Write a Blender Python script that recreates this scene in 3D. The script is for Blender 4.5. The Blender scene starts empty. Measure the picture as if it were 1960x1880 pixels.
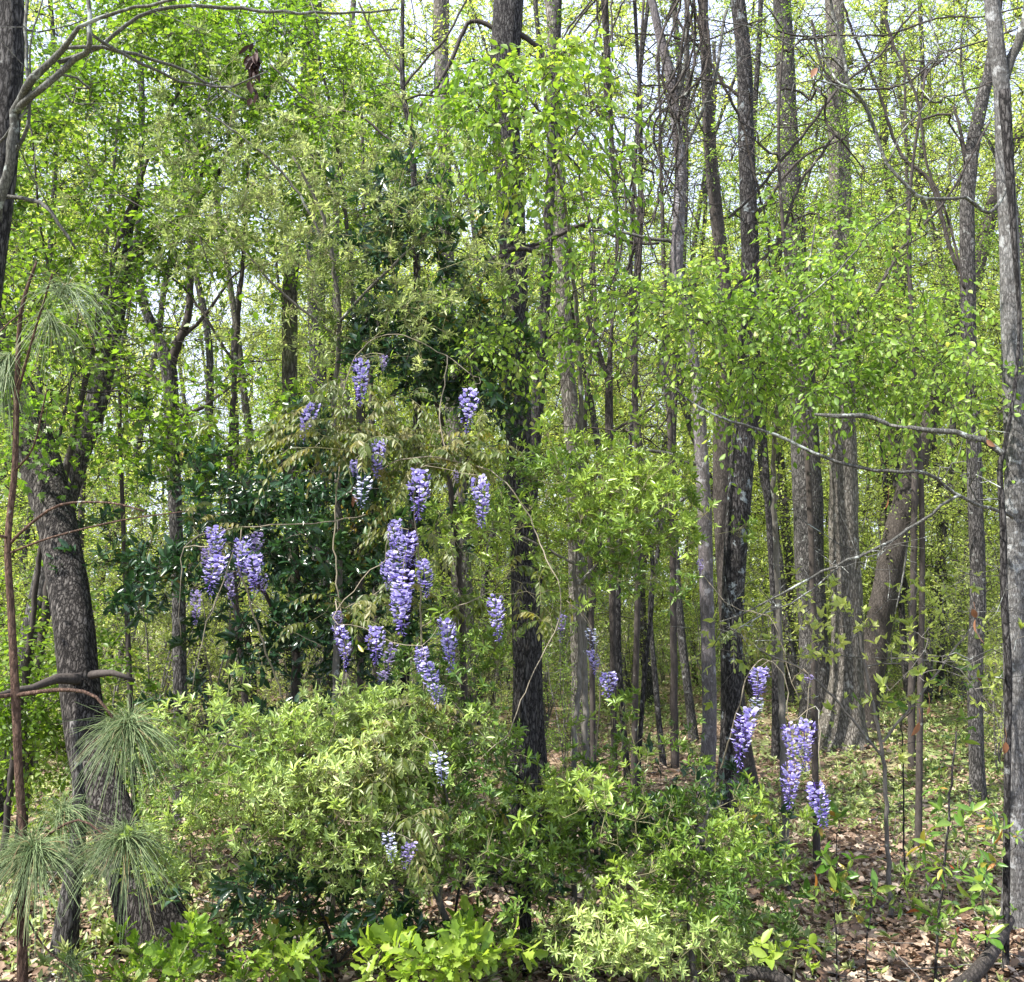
import bpy, math
import numpy as np
R = math.radians
rng = np.random.default_rng(7)
PI = math.pi

# ------------------------------------------------------------------ camera, sky, sun, exposure
F, CX, CY = 2000.0, 980.0, 940.0           # focal length and centre in units of a 1960 x 1880 view
EYE, PITCH = 1.6, R(6.56)
scene = bpy.context.scene
COL = scene.collection
cam = bpy.data.cameras.new('camera')
cam.sensor_fit = 'HORIZONTAL'; cam.sensor_width = 36.0; cam.lens = 36.0 * F / 1960.0
cam.clip_start = 0.05; cam.clip_end = 2000
camo = bpy.data.objects.new('camera', cam); COL.objects.link(camo)
camo.location = (0, 0, EYE); camo.rotation_euler = (PI / 2 + PITCH, 0, 0)
scene.camera = camo

SUN_EL, SUN_AZ = R(52), R(-118)            # azimuth measured clockwise from +Y (view direction): sun stands left, a little behind the viewer
w = bpy.data.worlds.new('World'); scene.world = w; w.use_nodes = True
nt = w.node_tree; bg = nt.nodes['Background']
sky = nt.nodes.new('ShaderNodeTexSky'); sky.sky_type = 'NISHITA'; sky.sun_disc = False
sky.sun_elevation = SUN_EL; sky.sun_rotation = SUN_AZ; sky.air_density = 1.3; sky.dust_density = 3.0; sky.ozone_density = 1.0
# a thin bright veil of high cloud over the blue
tcw = nt.nodes.new('ShaderNodeTexCoord'); nw = nt.nodes.new('ShaderNodeTexNoise'); nw.inputs['Scale'].default_value = 3.0; nw.inputs['Detail'].default_value = 5
nt.links.new(tcw.outputs['Generated'], nw.inputs['Vector'])
mw = nt.nodes.new('ShaderNodeMapRange'); mw.inputs[1].default_value = 0.35; mw.inputs[2].default_value = 0.65; mw.inputs[3].default_value = 0.65; mw.inputs[4].default_value = 0.9; nt.links.new(nw.outputs['Fac'], mw.inputs[0])
xw = nt.nodes.new('ShaderNodeMix'); xw.data_type = 'RGBA'; nt.links.new(mw.outputs[0], xw.inputs[0]); nt.links.new(sky.outputs[0], xw.inputs[6]); xw.inputs[7].default_value = (3.9, 4.35, 5.6, 1)
nt.links.new(xw.outputs[2], bg.inputs[0]); bg.inputs[1].default_value = 0.135
sl = bpy.data.lights.new('sun', 'SUN'); sl.energy = 5.0; sl.angle = R(0.6); sl.color = (1.0, 0.95, 0.86)
so = bpy.data.objects.new('sun', sl); COL.objects.link(so)
sd = np.array([math.sin(SUN_AZ) * math.cos(SUN_EL), math.cos(SUN_AZ) * math.cos(SUN_EL), math.sin(SUN_EL)])
so.rotation_euler = (PI / 2 - SUN_EL, 0, math.atan2(sd[0], -sd[1])); so.location = (-10, -5, 20)
scene.view_settings.view_transform = 'Standard'; scene.view_settings.look = 'None'
scene.view_settings.exposure = 1.55; scene.view_settings.gamma = 1.0
scene.cycles.max_bounces = 7; scene.cycles.diffuse_bounces = 4; scene.cycles.glossy_bounces = 2
scene.cycles.transmission_bounces = 4; scene.cycles.transparent_max_bounces = 4

# ------------------------------------------------------------------ geometry helpers
FW = np.array([0, math.cos(PITCH), math.sin(PITCH)]); UPV = np.array([0, -math.sin(PITCH), math.cos(PITCH)])
def P(px, py, d):
    """world point seen at (px, py) of the 1960 x 1880 view, d metres ahead"""
    v = FW + (px - CX) / F * np.array([1, 0, 0]) - (py - CY) / F * UPV
    return np.array([0, 0, EYE]) + v * (d / v[1])
def proj(p):
    q = np.atleast_2d(p) - np.array([0, 0, EYE]); z = q @ FW
    z = np.where(z < 0.1, 0.1, z)
    return CX + F * q[:, 0] / z, CY - F * (q @ UPV) / z
def gh(x, y):
    return (0.05 * np.sin(0.9 * x + 1.3) * np.cos(0.7 * y) + 0.03 * np.sin(2.1 * x + 0.4 * y) +
            0.10 * np.sin(0.23 * x + 0.31 * y + 2) + 0.02 * np.sin(4.3 * y - 1.1 * x))
def unit(v):
    return v / np.maximum(np.linalg.norm(v, axis=-1, keepdims=True), 1e-9)
def rvec(n, r=None):
    return unit((r or rng).normal(size=(n, 3)))

def fill_mesh(me, V, faces, rnd=None, smooth=False):
    """faces: list of integer arrays, each (n, k)"""
    V = np.asarray(V, dtype=np.float32)
    loops = np.concatenate([f.ravel() for f in faces]).astype(np.int32)
    tot = np.concatenate([np.full(len(f), f.shape[1]) for f in faces])
    start = np.concatenate([[0], np.cumsum(tot)[:-1]]).astype(np.int32)
    me.vertices.add(len(V)); me.vertices.foreach_set('co', V.ravel())
    me.loops.add(len(loops)); me.loops.foreach_set('vertex_index', loops)
    me.polygons.add(len(start)); me.polygons.foreach_set('loop_start', start)
    try: me.polygons.foreach_set('loop_total', tot.astype(np.int32))
    except Exception: pass
    me.update(calc_edges=True)
    if smooth: me.polygons.foreach_set('use_smooth', np.ones(len(start), dtype=bool))
    if rnd is not None:
        a = me.attributes.new('rnd', 'FLOAT', 'POINT'); a.data.foreach_set('value', np.asarray(rnd, dtype=np.float32))
    me.validate()

class Geo:
    def __init__(s): s.V = []; s.F = {}; s.R = []; s.n = 0
    def add(s, V, faces, rnd=None):
        V = np.asarray(V, dtype=np.float32).reshape(-1, 3)
        if not len(V): return
        for f in faces: s.F.setdefault(f.shape[1], []).append(np.asarray(f) + s.n)
        s.V.append(V); s.R.append(np.zeros(len(V)) + 0.5 if rnd is None else np.broadcast_to(rnd, (len(V),)) if np.ndim(rnd) == 0 else rnd); s.n += len(V)
    def build(s, name, mat, parent=None, smooth=False, origin=None):
        me = bpy.data.meshes.new(name)
        V = np.concatenate(s.V)
        if origin is not None: V = V - np.asarray(origin, dtype=np.float32)
        fill_mesh(me, V, [np.concatenate(f) for f in s.F.values()], np.concatenate(s.R), smooth)
        me.materials.append(mat)
        o = bpy.data.objects.new(name, me); COL.objects.link(o)
        if parent is not None: o.parent = parent
        elif origin is not None: o.location = tuple(origin)
        return o

def tag(o, label=None, cat=None, group=None, kind=None):
    if label: o['label'] = label
    if cat: o['category'] = cat
    if group: o['group'] = group
    if kind: o['kind'] = kind
    return o
def empty(name, loc, label, cat, group=None):
    o = bpy.data.objects.new(name, None); COL.objects.link(o); o.location = tuple(float(c) for c in loc); o.empty_display_size = 0.1
    return tag(o, label, cat, group)

def smooth_path(pts, rad, step):
    """Catmull-Rom through pts (n,3) and radii, resampled about every step metres"""
    pts = np.asarray(pts, float); rad = np.asarray(rad, float); n = len(pts)
    A = np.vstack([2 * pts[0] - pts[1], pts, 2 * pts[-1] - pts[-2]])
    out, ro = [], []
    for i in range(n - 1):
        p0, p1, p2, p3 = A[i:i + 4]
        k = max(1, int(np.linalg.norm(p2 - p1) / step))
        t = np.arange(k)[:, None] / k
        out.append(0.5 * (2 * p1 + (p2 - p0) * t + (2 * p0 - 5 * p1 + 4 * p2 - p3) * t ** 2 + (3 * p1 - p0 - 3 * p2 + p3) * t ** 3))
        ro.append(rad[i] + (rad[i + 1] - rad[i]) * t[:, 0])
    out.append(pts[-1:]); ro.append(rad[-1:])
    return np.vstack(out), np.concatenate(ro)

def tube(g, pts, rad, S=8, rough=0.0, seed=0.0, rnd=None, cap=True, flare=0.0):
    pts = np.asarray(pts, float); rad = np.asarray(rad, float); K = len(pts)
    T = unit(np.gradient(pts, axis=0))
    ref = np.array([0, 1.0, 0]) if abs(T[0][1]) < 0.9 else np.array([1.0, 0, 0])
    N = unit(np.cross(T, ref)); B = np.cross(T, N)
    a = np.arange(S) * 2 * PI / S
    rr = rad[:, None] * np.ones(S)
    if rough:
        s = np.concatenate([[0], np.cumsum(np.linalg.norm(np.diff(pts, axis=0), axis=1))])[:, None]
        rr = rr * (1 + rough * (0.5 * np.sin(2 * a + seed + 1.7 * s) + 0.35 * np.sin(3 * a - seed + 5.1 * s) + 0.35 * np.sin(5 * a + 2 * seed + 3 * s + np.sin(9 * s)) + 0.25 * np.sin(9 * a + 11 * s)))
        if flare: rr = rr * (1 + flare * np.exp(-s / 0.28) * (1 + 0.35 * np.sin(5 * a + seed)))
    ring = pts[:, None, :] + rr[..., None] * (np.cos(a)[:, None] * N[:, None, :] + np.sin(a)[:, None] * B[:, None, :])
    idx = np.arange(K * S).reshape(K, S); nx = np.roll(idx, -1, axis=1)
    q = np.stack([idx[:-1], nx[:-1], nx[1:], idx[1:]], axis=-1).reshape(-1, 4)
    V = ring.reshape(-1, 3); fs = [q]
    if cap:
        V = np.vstack([V, pts[-1:]]); c = len(V) - 1
        fs.append(np.stack([idx[-1], nx[-1], np.full(S, c)], axis=-1))
    g.add(V, fs, rng.random() if rnd is None else rnd)

def tubes(g, pts, rad, S=3, rnd=None):
    """batch of N polylines with K points each; pts (N,K,3), rad (N,K)"""
    N_, K, _ = pts.shape
    if N_ == 0: return
    T = unit(np.gradient(pts, axis=1))
    ref = np.where(np.abs(T[:, :1, 1:2]) < 0.8, np.array([0, 1.0, 0]), np.array([1.0, 0, 0]))
    U = unit(np.cross(T, np.broadcast_to(ref, T.shape))); B = np.cross(T, U)
    a = np.arange(S) * 2 * PI / S
    V = pts[:, :, None, :] + rad[:, :, None, None] * (np.cos(a)[:, None] * U[:, :, None, :] + np.sin(a)[:, None] * B[:, :, None, :])
    idx = np.arange(N_ * K * S).reshape(N_, K, S); nx = np.roll(idx, -1, axis=2)
    q = np.stack([idx[:, :-1], nx[:, :-1], nx[:, 1:], idx[:, 1:]], axis=-1).reshape(-1, 4)
    r = rng.random(N_) if rnd is None else np.full(N_, rnd)
    g.add(V.reshape(-1, 3), [q], np.repeat(r, K * S))

# leaf blanks: x across, y along (0..1), z up; (verts, faces) with width 1
def L_OVATE():   # folded along the midrib and drooping at the tip
    V = np.array([[0, 0, 0], [-.36, .22, .06], [-.5, .48, .07], [-.3, .78, .02], [0, 1, -.10], [.3, .78, .02], [.5, .48, .07], [.36, .22, .06], [0, .3, 0], [0, .65, -.02]])
    return V, [np.array([[0, 8, 1, 1], [0, 7, 8, 8]])[:, :3], np.array([[1, 8, 9, 2], [8, 7, 6, 9], [2, 9, 4, 3], [9, 6, 5, 4]])]
def L_NARROW():
    V = np.array([[0, 0, 0], [-.5, .45, .1], [-.38, .72, .06], [0, 1, -.08], [.38, .72, .06], [.5, .45, .1], [0, .5, 0]])
    return V, [np.array([[0, 6, 1], [0, 5, 6]]), np.array([[1, 6, 3, 2], [6, 5, 4, 3]])]
def L_DIAMOND():
    V = np.array([[0, 0, 0], [-.5, .42, .1], [0, 1, -.05], [.5, .42, .1]])
    return V, [np.array([[0, 2, 1], [0, 3, 2]])]
def L_STAR():    # lobed maple / sweetgum like leaf
    V = np.array([[0, 0, 0], [-.28, .12, .02], [-.55, .30, .0], [-.25, .42, .05], [-.36, .78, .0], [-.1, .62, .05], [0, 1, -.05], [.1, .62, .05], [.36, .78, 0], [.25, .42, .05], [.55, .30, 0], [.28, .12, .02], [0, .4, 0]])
    return V, [np.array([[12, i + 1, i] for i in range(0, 11)] + [[12, 0, 11]])]
def L_OAK():
    V = np.array([[0, 0, 0], [-.12, .25, .0], [-.4, .38, .05], [-.22, .5, .03], [-.5, .66, .06], [-.3, .8, .03], [-.3, .95, 0], [0, 1, -.05], [.3, .95, 0], [.3, .8, .03], [.5, .66, .06], [.22, .5, .03], [.4, .38, .05], [.12, .25, 0], [0, .5, 0]])
    return V, [np.array([[14, i + 1, i] for i in range(0, 13)] + [[14, 0, 13]])]
TPL = {'ovate': L_OVATE(), 'narrow': L_NARROW(), 'diamond': L_DIAMOND(), 'star': L_STAR(), 'oak': L_OAK()}

def leaves(g, pos, axis, nrm, L, W, tpl='ovate', rnd=None):
    """pos, axis, nrm (N,3); L, W scalars or (N,)"""
    N_ = len(pos)
    if N_ == 0: return
    TV, TF = TPL[tpl]
    ax = unit(axis); sx = unit(np.cross(ax, nrm)); nz = np.cross(sx, ax)
    L = np.broadcast_to(L, (N_,)); W = np.broadcast_to(W, (N_,))
    V = (pos[:, None, :] + TV[None, :, 0, None] * (sx * W[:, None])[:, None, :] + TV[None, :, 1, None] * (ax * L[:, None])[:, None, :]
         + TV[None, :, 2, None] * (nz * L[:, None])[:, None, :])
    m = len(TV); off = (np.arange(N_) * m)[:, None, None]
    fs = [(f[None] + off).reshape(-1, f.shape[1]) for f in TF]
    r = rng.random(N_) if rnd is None else np.clip(rnd, 0, .975)
    g.add(V.reshape(-1, 3), fs, np.repeat(r, m))

# ------------------------------------------------------------------ materials
def new_mat(name):
    m = bpy.data.materials.new(name); m.use_nodes = True; nt = m.node_tree
    for n in list(nt.nodes): nt.nodes.remove(n)
    return m, nt, nt.nodes.new('ShaderNodeOutputMaterial')
def ramp(nt, stops):
    r = nt.nodes.new('ShaderNodeValToRGB'); e = r.color_ramp.elements
    while len(e) > 1: e.remove(e[-1])
    e[0].position = stops[0][0]; e[0].color = (*stops[0][1], 1)
    for p, c in stops[1:]:
        x = e.new(p); x.color = (*c, 1)
    return r
def leaf_mat(name, stops, trans=0.45, tcol=1.5, rough=0.45, spec=0.5, yellow=(1.12, 1.1, 0.62)):
    m, nt, out = new_mat(name); N = nt.nodes; Lk = nt.links
    at = N.new('ShaderNodeAttribute'); at.attribute_name = 'rnd'
    rp = ramp(nt, stops); Lk.new(at.outputs['Fac'], rp.inputs[0])
    # small mottling on every blade
    tc = N.new('ShaderNodeTexCoord'); no = N.new('ShaderNodeTexNoise'); no.inputs['Scale'].default_value = 60; Lk.new(tc.outputs['Object'], no.inputs['Vector'])
    hs = N.new('ShaderNodeHueSaturation'); mr = N.new('ShaderNodeMapRange'); mr.inputs[3].default_value = 0.8; mr.inputs[4].default_value = 1.2
    Lk.new(no.outputs['Fac'], mr.inputs[0]); Lk.new(mr.outputs[0], hs.inputs['Value']); Lk.new(rp.outputs[0], hs.inputs['Color'])
    pb = N.new('ShaderNodeBsdfPrincipled'); Lk.new(hs.outputs[0], pb.inputs['Base Color'])
    pb.inputs['Roughness'].default_value = rough; pb.inputs['Specular IOR Level'].default_value = spec
    tr = N.new('ShaderNodeBsdfTranslucent'); mx = N.new('ShaderNodeMix'); mx.data_type = 'RGBA'; mx.blend_type = 'MULTIPLY'; mx.inputs[0].default_value = 1
    Lk.new(hs.outputs[0], mx.inputs[6]); mx.inputs[7].default_value = (tcol * yellow[0], tcol * yellow[1], tcol * yellow[2], 1)
    Lk.new(mx.outputs[2], tr.inputs[0])
    ms = N.new('ShaderNodeMixShader'); ms.inputs[0].default_value = trans
    Lk.new(pb.outputs[0], ms.inputs[1]); Lk.new(tr.outputs[0], ms.inputs[2]); Lk.new(ms.outputs[0], out.inputs[0])
    return m
def bark_mat(name, dark, light, scale=1.0, furrow=1.0, lichen=0.0, lcol=(0.45, 0.47, 0.42), bands=0.0, bump=1.0, moss=0.0):
    m, nt, out = new_mat(name); N = nt.nodes; Lk = nt.links
    tc = N.new('ShaderNodeTexCoord'); mp = N.new('ShaderNodeMapping'); Lk.new(tc.outputs['Object'], mp.inputs[0])
    mp.inputs['Scale'].default_value = (1, 1, 0.27)
    vo = N.new('ShaderNodeTexVoronoi'); vo.feature = 'DISTANCE_TO_EDGE'; vo.inputs['Scale'].default_value = 42 * scale; vo.inputs['Randomness'].default_value = 1
    n1 = N.new('ShaderNodeTexNoise'); n1.inputs['Scale'].default_value = 28 * scale; n1.inputs['Detail'].default_value = 6; n1.inputs['Roughness'].default_value = 0.65
    Lk.new(mp.outputs[0], n1.inputs['Vector'])
    va = N.new('ShaderNodeVectorMath'); va.operation = 'ADD'; vs = N.new('ShaderNodeVectorMath'); vs.operation = 'SCALE'; vs.inputs['Scale'].default_value = 0.06 / scale
    Lk.new(n1.outputs['Color'], vs.inputs[0]); Lk.new(mp.outputs[0], va.inputs[0]); Lk.new(vs.outputs[0], va.inputs[1]); Lk.new(va.outputs[0], vo.inputs['Vector'])
    cr = ramp(nt, [(0.0, (0, 0, 0)), (0.10, (0.45, 0.45, 0.45)), (0.35, (1, 1, 1))]); Lk.new(vo.outputs['Distance'], cr.inputs[0])
    mul = N.new('ShaderNodeMath'); mul.operation = 'MULTIPLY'; Lk.new(cr.outputs[0], mul.inputs[0]); Lk.new(n1.outputs['Fac'], mul.inputs[1])
    mixh = N.new('ShaderNodeMix'); mixh.inputs[0].default_value = furrow; Lk.new(n1.outputs['Fac'], mixh.inputs[2]); Lk.new(mul.outputs[0], mixh.inputs[3])
    c = ramp(nt, [(0.12, dark), (0.55, light)]); Lk.new(mixh.outputs[0], c.inputs[0]); col = c.outputs[0]
    n3 = N.new('ShaderNodeTexNoise'); n3.inputs['Scale'].default_value = 3.0; n3.inputs['Detail'].default_value = 3; Lk.new(tc.outputs['Object'], n3.inputs['Vector'])
    mv = N.new('ShaderNodeMix'); mv.data_type = 'RGBA'; mv.blend_type = 'MULTIPLY'; mv.inputs[0].default_value = 0.6
    c3 = ramp(nt, [(0.3, (0.6, 0.58, 0.55)), (0.7, (1.25, 1.25, 1.25))]); Lk.new(n3.outputs['Fac'], c3.inputs[0]); Lk.new(col, mv.inputs[6]); Lk.new(c3.outputs[0], mv.inputs[7]); col = mv.outputs[2]
    if bands:
        mb = N.new('ShaderNodeMapping'); mb.inputs['Scale'].default_value = (2, 2, 26); Lk.new(tc.outputs['Object'], mb.inputs[0])
        nb = N.new('ShaderNodeTexNoise'); nb.inputs['Scale'].default_value = 1.5; nb.inputs['Detail'].default_value = 4; Lk.new(mb.outputs[0], nb.inputs['Vector'])
        cb = ramp(nt, [(0.42, (0, 0, 0)), (0.56, (1, 1, 1))]); Lk.new(nb.outputs['Fac'], cb.inputs[0])
        f = N.new('ShaderNodeMath'); f.operation = 'MULTIPLY'; f.inputs[1].default_value = bands; Lk.new(cb.outputs[0], f.inputs[0])
        m2 = N.new('ShaderNodeMix'); m2.data_type = 'RGBA'; Lk.new(f.outputs[0], m2.inputs[0]); Lk.new(col, m2.inputs[6]); m2.inputs[7].default_value = (*lcol, 1); col = m2.outputs[2]
    if lichen:
        nl = N.new('ShaderNodeTexNoise'); nl.inputs['Scale'].default_value = 9; nl.inputs['Detail'].default_value = 7; nl.inputs['Roughness'].default_value = 0.7; Lk.new(tc.outputs['Object'], nl.inputs['Vector'])
        e = 0.66 - 0.2 * lichen
        cl = ramp(nt, [(e, (0, 0, 0)), (e + 0.06, (1, 1, 1))]); Lk.new(nl.outputs['Fac'], cl.inputs[0])
        f2 = N.new('ShaderNodeMath'); f2.operation = 'MULTIPLY'; f2.inputs[1].default_value = 0.85; Lk.new(cl.outputs[0], f2.inputs[0])
        m3 = N.new('ShaderNodeMix'); m3.data_type = 'RGBA'; Lk.new(f2.outputs[0], m3.inputs[0]); Lk.new(col, m3.inputs[6]); m3.inputs[7].default_value = (*lcol, 1); col = m3.outputs[2]
    if moss:
        nm = N.new('ShaderNodeTexNoise'); nm.inputs['Scale'].default_value = 4; nm.inputs['Detail'].default_value = 6; Lk.new(tc.outputs['Object'], nm.inputs['Vector'])
        cm = ramp(nt, [(0.5, (0, 0, 0)), (0.7, (1, 1, 1))]); Lk.new(nm.outputs['Fac'], cm.inputs[0])
        f3 = N.new('ShaderNodeMath'); f3.operation = 'MULTIPLY'; f3.inputs[1].default_value = moss; Lk.new(cm.outputs[0], f3.inputs[0])
        m4 = N.new('ShaderNodeMix'); m4.data_type = 'RGBA'; Lk.new(f3.outputs[0], m4.inputs[0]); Lk.new(col, m4.inputs[6]); m4.inputs[7].default_value = (0.10, 0.13, 0.04, 1); col = m4.outputs[2]
    pb = N.new('ShaderNodeBsdfPrincipled'); Lk.new(col, pb.inputs['Base Color']); pb.inputs['Roughness'].default_value = 0.9; pb.inputs['Specular IOR Level'].default_value = 0.2
    bp = N.new('ShaderNodeBump'); bp.inputs['Strength'].default_value = 0.9; bp.inputs['Distance'].default_value = 0.02 * bump / scale
    Lk.new(mixh.outputs[0], bp.inputs['Height']); Lk.new(bp.outputs[0], pb.inputs['Normal']); Lk.new(pb.outputs[0], out.inputs[0])
    return m

M = {}
M['bark_dark'] = bark_mat('bark_dark', (0.012, 0.011, 0.012), (0.105, 0.10, 0.10), 1.2, 1.0, 0.12, lcol=(0.24, 0.25, 0.25))
M['bark_grey'] = bark_mat('bark_grey', (0.025, 0.024, 0.024), (0.155, 0.148, 0.145), 1.2, 0.95, 0.25, lcol=(0.28, 0.29, 0.28))
M['bark_oak'] = bark_mat('bark_oak', (0.014, 0.012, 0.012), (0.15, 0.138, 0.13), 1.3, 1.0, 0.15, lcol=(0.36, 0.37, 0.33), bump=1.5)
M['bark_pale'] = bark_mat('bark_pale', (0.07, 0.063, 0.055), (0.27, 0.25, 0.225), 0.9, 0.9, 0.3, lcol=(0.36, 0.36, 0.34))
M['bark_band'] = bark_mat('bark_band', (0.035, 0.034, 0.034), (0.18, 0.175, 0.175), 1.8, 0.7, 0.55, lcol=(0.30, 0.31, 0.32), bands=0.12)
M['bark_lichen'] = bark_mat('bark_lichen', (0.012, 0.011, 0.012), (0.10, 0.095, 0.095), 1.1, 1.0, 0.42, lcol=(0.27, 0.31, 0.33))
M['bark_purple'] = bark_mat('bark_purple', (0.05, 0.045, 0.05), (0.18, 0.165, 0.175), 1.6, 0.5, 0.5, lcol=(0.28, 0.275, 0.30))
M['bark_moss'] = bark_mat('bark_moss', (0.03, 0.027, 0.02), (0.14, 0.13, 0.105), 0.9, 0.8, 0.15, moss=0.6)
M['bark_brown'] = bark_mat('bark_brown', (0.014, 0.012, 0.011), (0.095, 0.083, 0.076), 1.5, 0.6, 0.05)
M['bark_pine'] = bark_mat('bark_pine', (0.035, 0.02, 0.016), (0.15, 0.095, 0.072), 1.8, 0.7, 0.1)
M['twig_grey'] = bark_mat('twig_grey', (0.04, 0.037, 0.032), (0.15, 0.14, 0.13), 3.0, 0.2, 0.4, lcol=(0.4, 0.42, 0.4), bump=0.3)
M['twig_lichen'] = bark_mat('twig_lichen', (0.035, 0.035, 0.032), (0.15, 0.15, 0.14), 2.2, 0.7, 0.5, lcol=(0.28, 0.31, 0.30), bump=0.3)
M['twig_dark'] = bark_mat('twig_dark', (0.012, 0.01, 0.01), (0.065, 0.056, 0.052), 3.0, 0.2, 0.1, bump=0.3)
M['twig_green'] = bark_mat('twig_green', (0.06, 0.06, 0.03), (0.19, 0.18, 0.10), 3.0, 0.2, 0.1, bump=0.3)
M['twig_pale'] = bark_mat('twig_pale', (0.035, 0.035, 0.032), (0.15, 0.15, 0.145), 2.2, 0.8, 0.55, lcol=(0.34, 0.37, 0.36), bump=0.3)
M['vine_pale'] = bark_mat('vine_pale', (0.08, 0.07, 0.05), (0.24, 0.21, 0.16), 3.0, 0.2, 0.2, lcol=(0.5, 0.5, 0.44), bump=0.3)
# leaves
M['leaf_canopy'] = leaf_mat('leaf_canopy', [(0, (0.06, 0.125, 0.012)), (0.5, (0.105, 0.19, 0.018)), (0.85, (0.17, 0.26, 0.035)), (1, (0.27, 0.34, 0.06))], 0.5)
M['leaf_bright'] = leaf_mat('leaf_bright', [(0, (0.08, 0.165, 0.016)), (0.5, (0.15, 0.26, 0.028)), (1, (0.30, 0.39, 0.07))], 0.5)
M['leaf_olive'] = leaf_mat('leaf_olive', [(0, (0.12, 0.17, 0.05)), (0.5, (0.23, 0.285, 0.10)), (1, (0.42, 0.46, 0.21))], 0.45, 1.4, yellow=(1.05, 1.08, .8))
M['leaf_spray'] = leaf_mat('leaf_spray', [(0, (0.10, 0.19, 0.024)), (0.5, (0.19, 0.31, 0.05)), (0.92, (0.32, 0.43, 0.10)), (1, (0.38, 0.36, 0.12))], 0.5)
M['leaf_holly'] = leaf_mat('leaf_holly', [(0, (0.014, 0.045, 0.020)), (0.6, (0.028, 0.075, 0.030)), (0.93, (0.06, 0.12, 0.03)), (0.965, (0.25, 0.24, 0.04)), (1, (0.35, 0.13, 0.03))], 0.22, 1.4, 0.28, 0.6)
M['leaf_lime'] = leaf_mat('leaf_lime', [(0, (0.18, 0.28, 0.07)), (0.5, (0.30, 0.41, 0.12)), (1, (0.48, 0.57, 0.24))], 0.4, 1.2, 0.4)
M['leaf_mid'] = leaf_mat('leaf_mid', [(0, (0.05, 0.11, 0.022)), (0.5, (0.13, 0.22, 0.035)), (0.98, (0.28, 0.39, 0.075)), (1, (0.36, 0.25, 0.05))], 0.35, 1.2, 0.35)
M['leaf_bronze'] = leaf_mat('leaf_bronze', [(0, (0.06, 0.10, 0.02)), (0.5, (0.11, 0.15, 0.032)), (0.8, (0.17, 0.18, 0.05)), (1, (0.25, 0.22, 0.085))], 0.5, 1.3, 0.45, yellow=(1.1, 1.0, 0.4))
M['leaf_far'] = leaf_mat('leaf_far', [(0, (0.19, 0.26, 0.05)), (0.5, (0.34, 0.43, 0.10)), (1, (0.56, 0.62, 0.24))], 0.5, 1.6)
M['leaf_under'] = leaf_mat('leaf_under', [(0, (0.15, 0.21, 0.045)), (0.5, (0.28, 0.35, 0.09)), (1, (0.44, 0.48, 0.17))], 0.45, 1.5)
M['leaf_cover'] = leaf_mat('leaf_cover', [(0, (0.12, 0.19, 0.05)), (0.5, (0.25, 0.33, 0.11)), (1, (0.44, 0.48, 0.22))], 0.35, 1.1)
M['leaf_seedling'] = leaf_mat('leaf_seedling', [(0, (0.06, 0.15, 0.02)), (0.5, (0.12, 0.22, 0.04)), (0.92, (0.25, 0.34, 0.06)), (0.97, (0.33, 0.20, 0.04)), (1, (0.28, 0.07, 0.03))], 0.4, 1.2, 0.35)
M['needle'] = leaf_mat('needle', [(0, (0.08, 0.13, 0.05)), (0.5, (0.15, 0.22, 0.09)), (0.9, (0.27, 0.35, 0.16)), (1, (0.30, 0.20, 0.10))], 0.2, 1.0, 0.5)
M['litter'] = leaf_mat('litter', [(0, (0.07, 0.04, 0.025)), (0.3, (0.13, 0.08, 0.052)), (0.7, (0.25, 0.175, 0.125)), (1, (0.44, 0.35, 0.27))], 0.1, 1.0, 0.6, 0.3, (1, 0.9, 0.8))
M['leaf_dead'] = leaf_mat('leaf_dead', [(0, (0.02, 0.01, 0.01)), (1, (0.07, 0.035, 0.03))], 0.15, 1.0, 0.6, 0.3, (1, 0.8, 0.7))
M['leaf_rust'] = leaf_mat('leaf_rust', [(0, (0.16, 0.07, 0.035)), (1, (0.30, 0.16, 0.10))], 0.25, 1.1, 0.5, 0.3, (1, 0.8, 0.6))
M['leaf_yellow'] = leaf_mat('leaf_yellow', [(0, (0.40, 0.34, 0.05)), (1, (0.55, 0.50, 0.10))], 0.4, 1.2, 0.5, 0.3, (1, 0.9, 0.5))
M['petal'] = leaf_mat('petal', [(0, (0.06, 0.03, 0.22)), (0.25, (0.14, 0.085, 0.42)), (0.45, (0.25, 0.19, 0.58)), (0.7, (0.40, 0.36, 0.72)), (1, (0.68, 0.66, 0.88))], 0.3, 1.1, 0.5, 0.3, (1, 1, 1.05))
M['petal_dull'] = leaf_mat('petal_dull', [(0, (0.09, 0.05, 0.20)), (0.5, (0.22, 0.17, 0.42)), (1, (0.42, 0.38, 0.55))], 0.3, 1.1, 0.5, 0.3, (1, 1, 1))
M['petal_pale'] = leaf_mat('petal_pale', [(0, (0.06, 0.06, 0.18)), (0.4, (0.35, 0.38, 0.66)), (1, (0.80, 0.83, 0.93))], 0.3, 1.1, 0.5, 0.3, (1, 1, 1))

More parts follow.
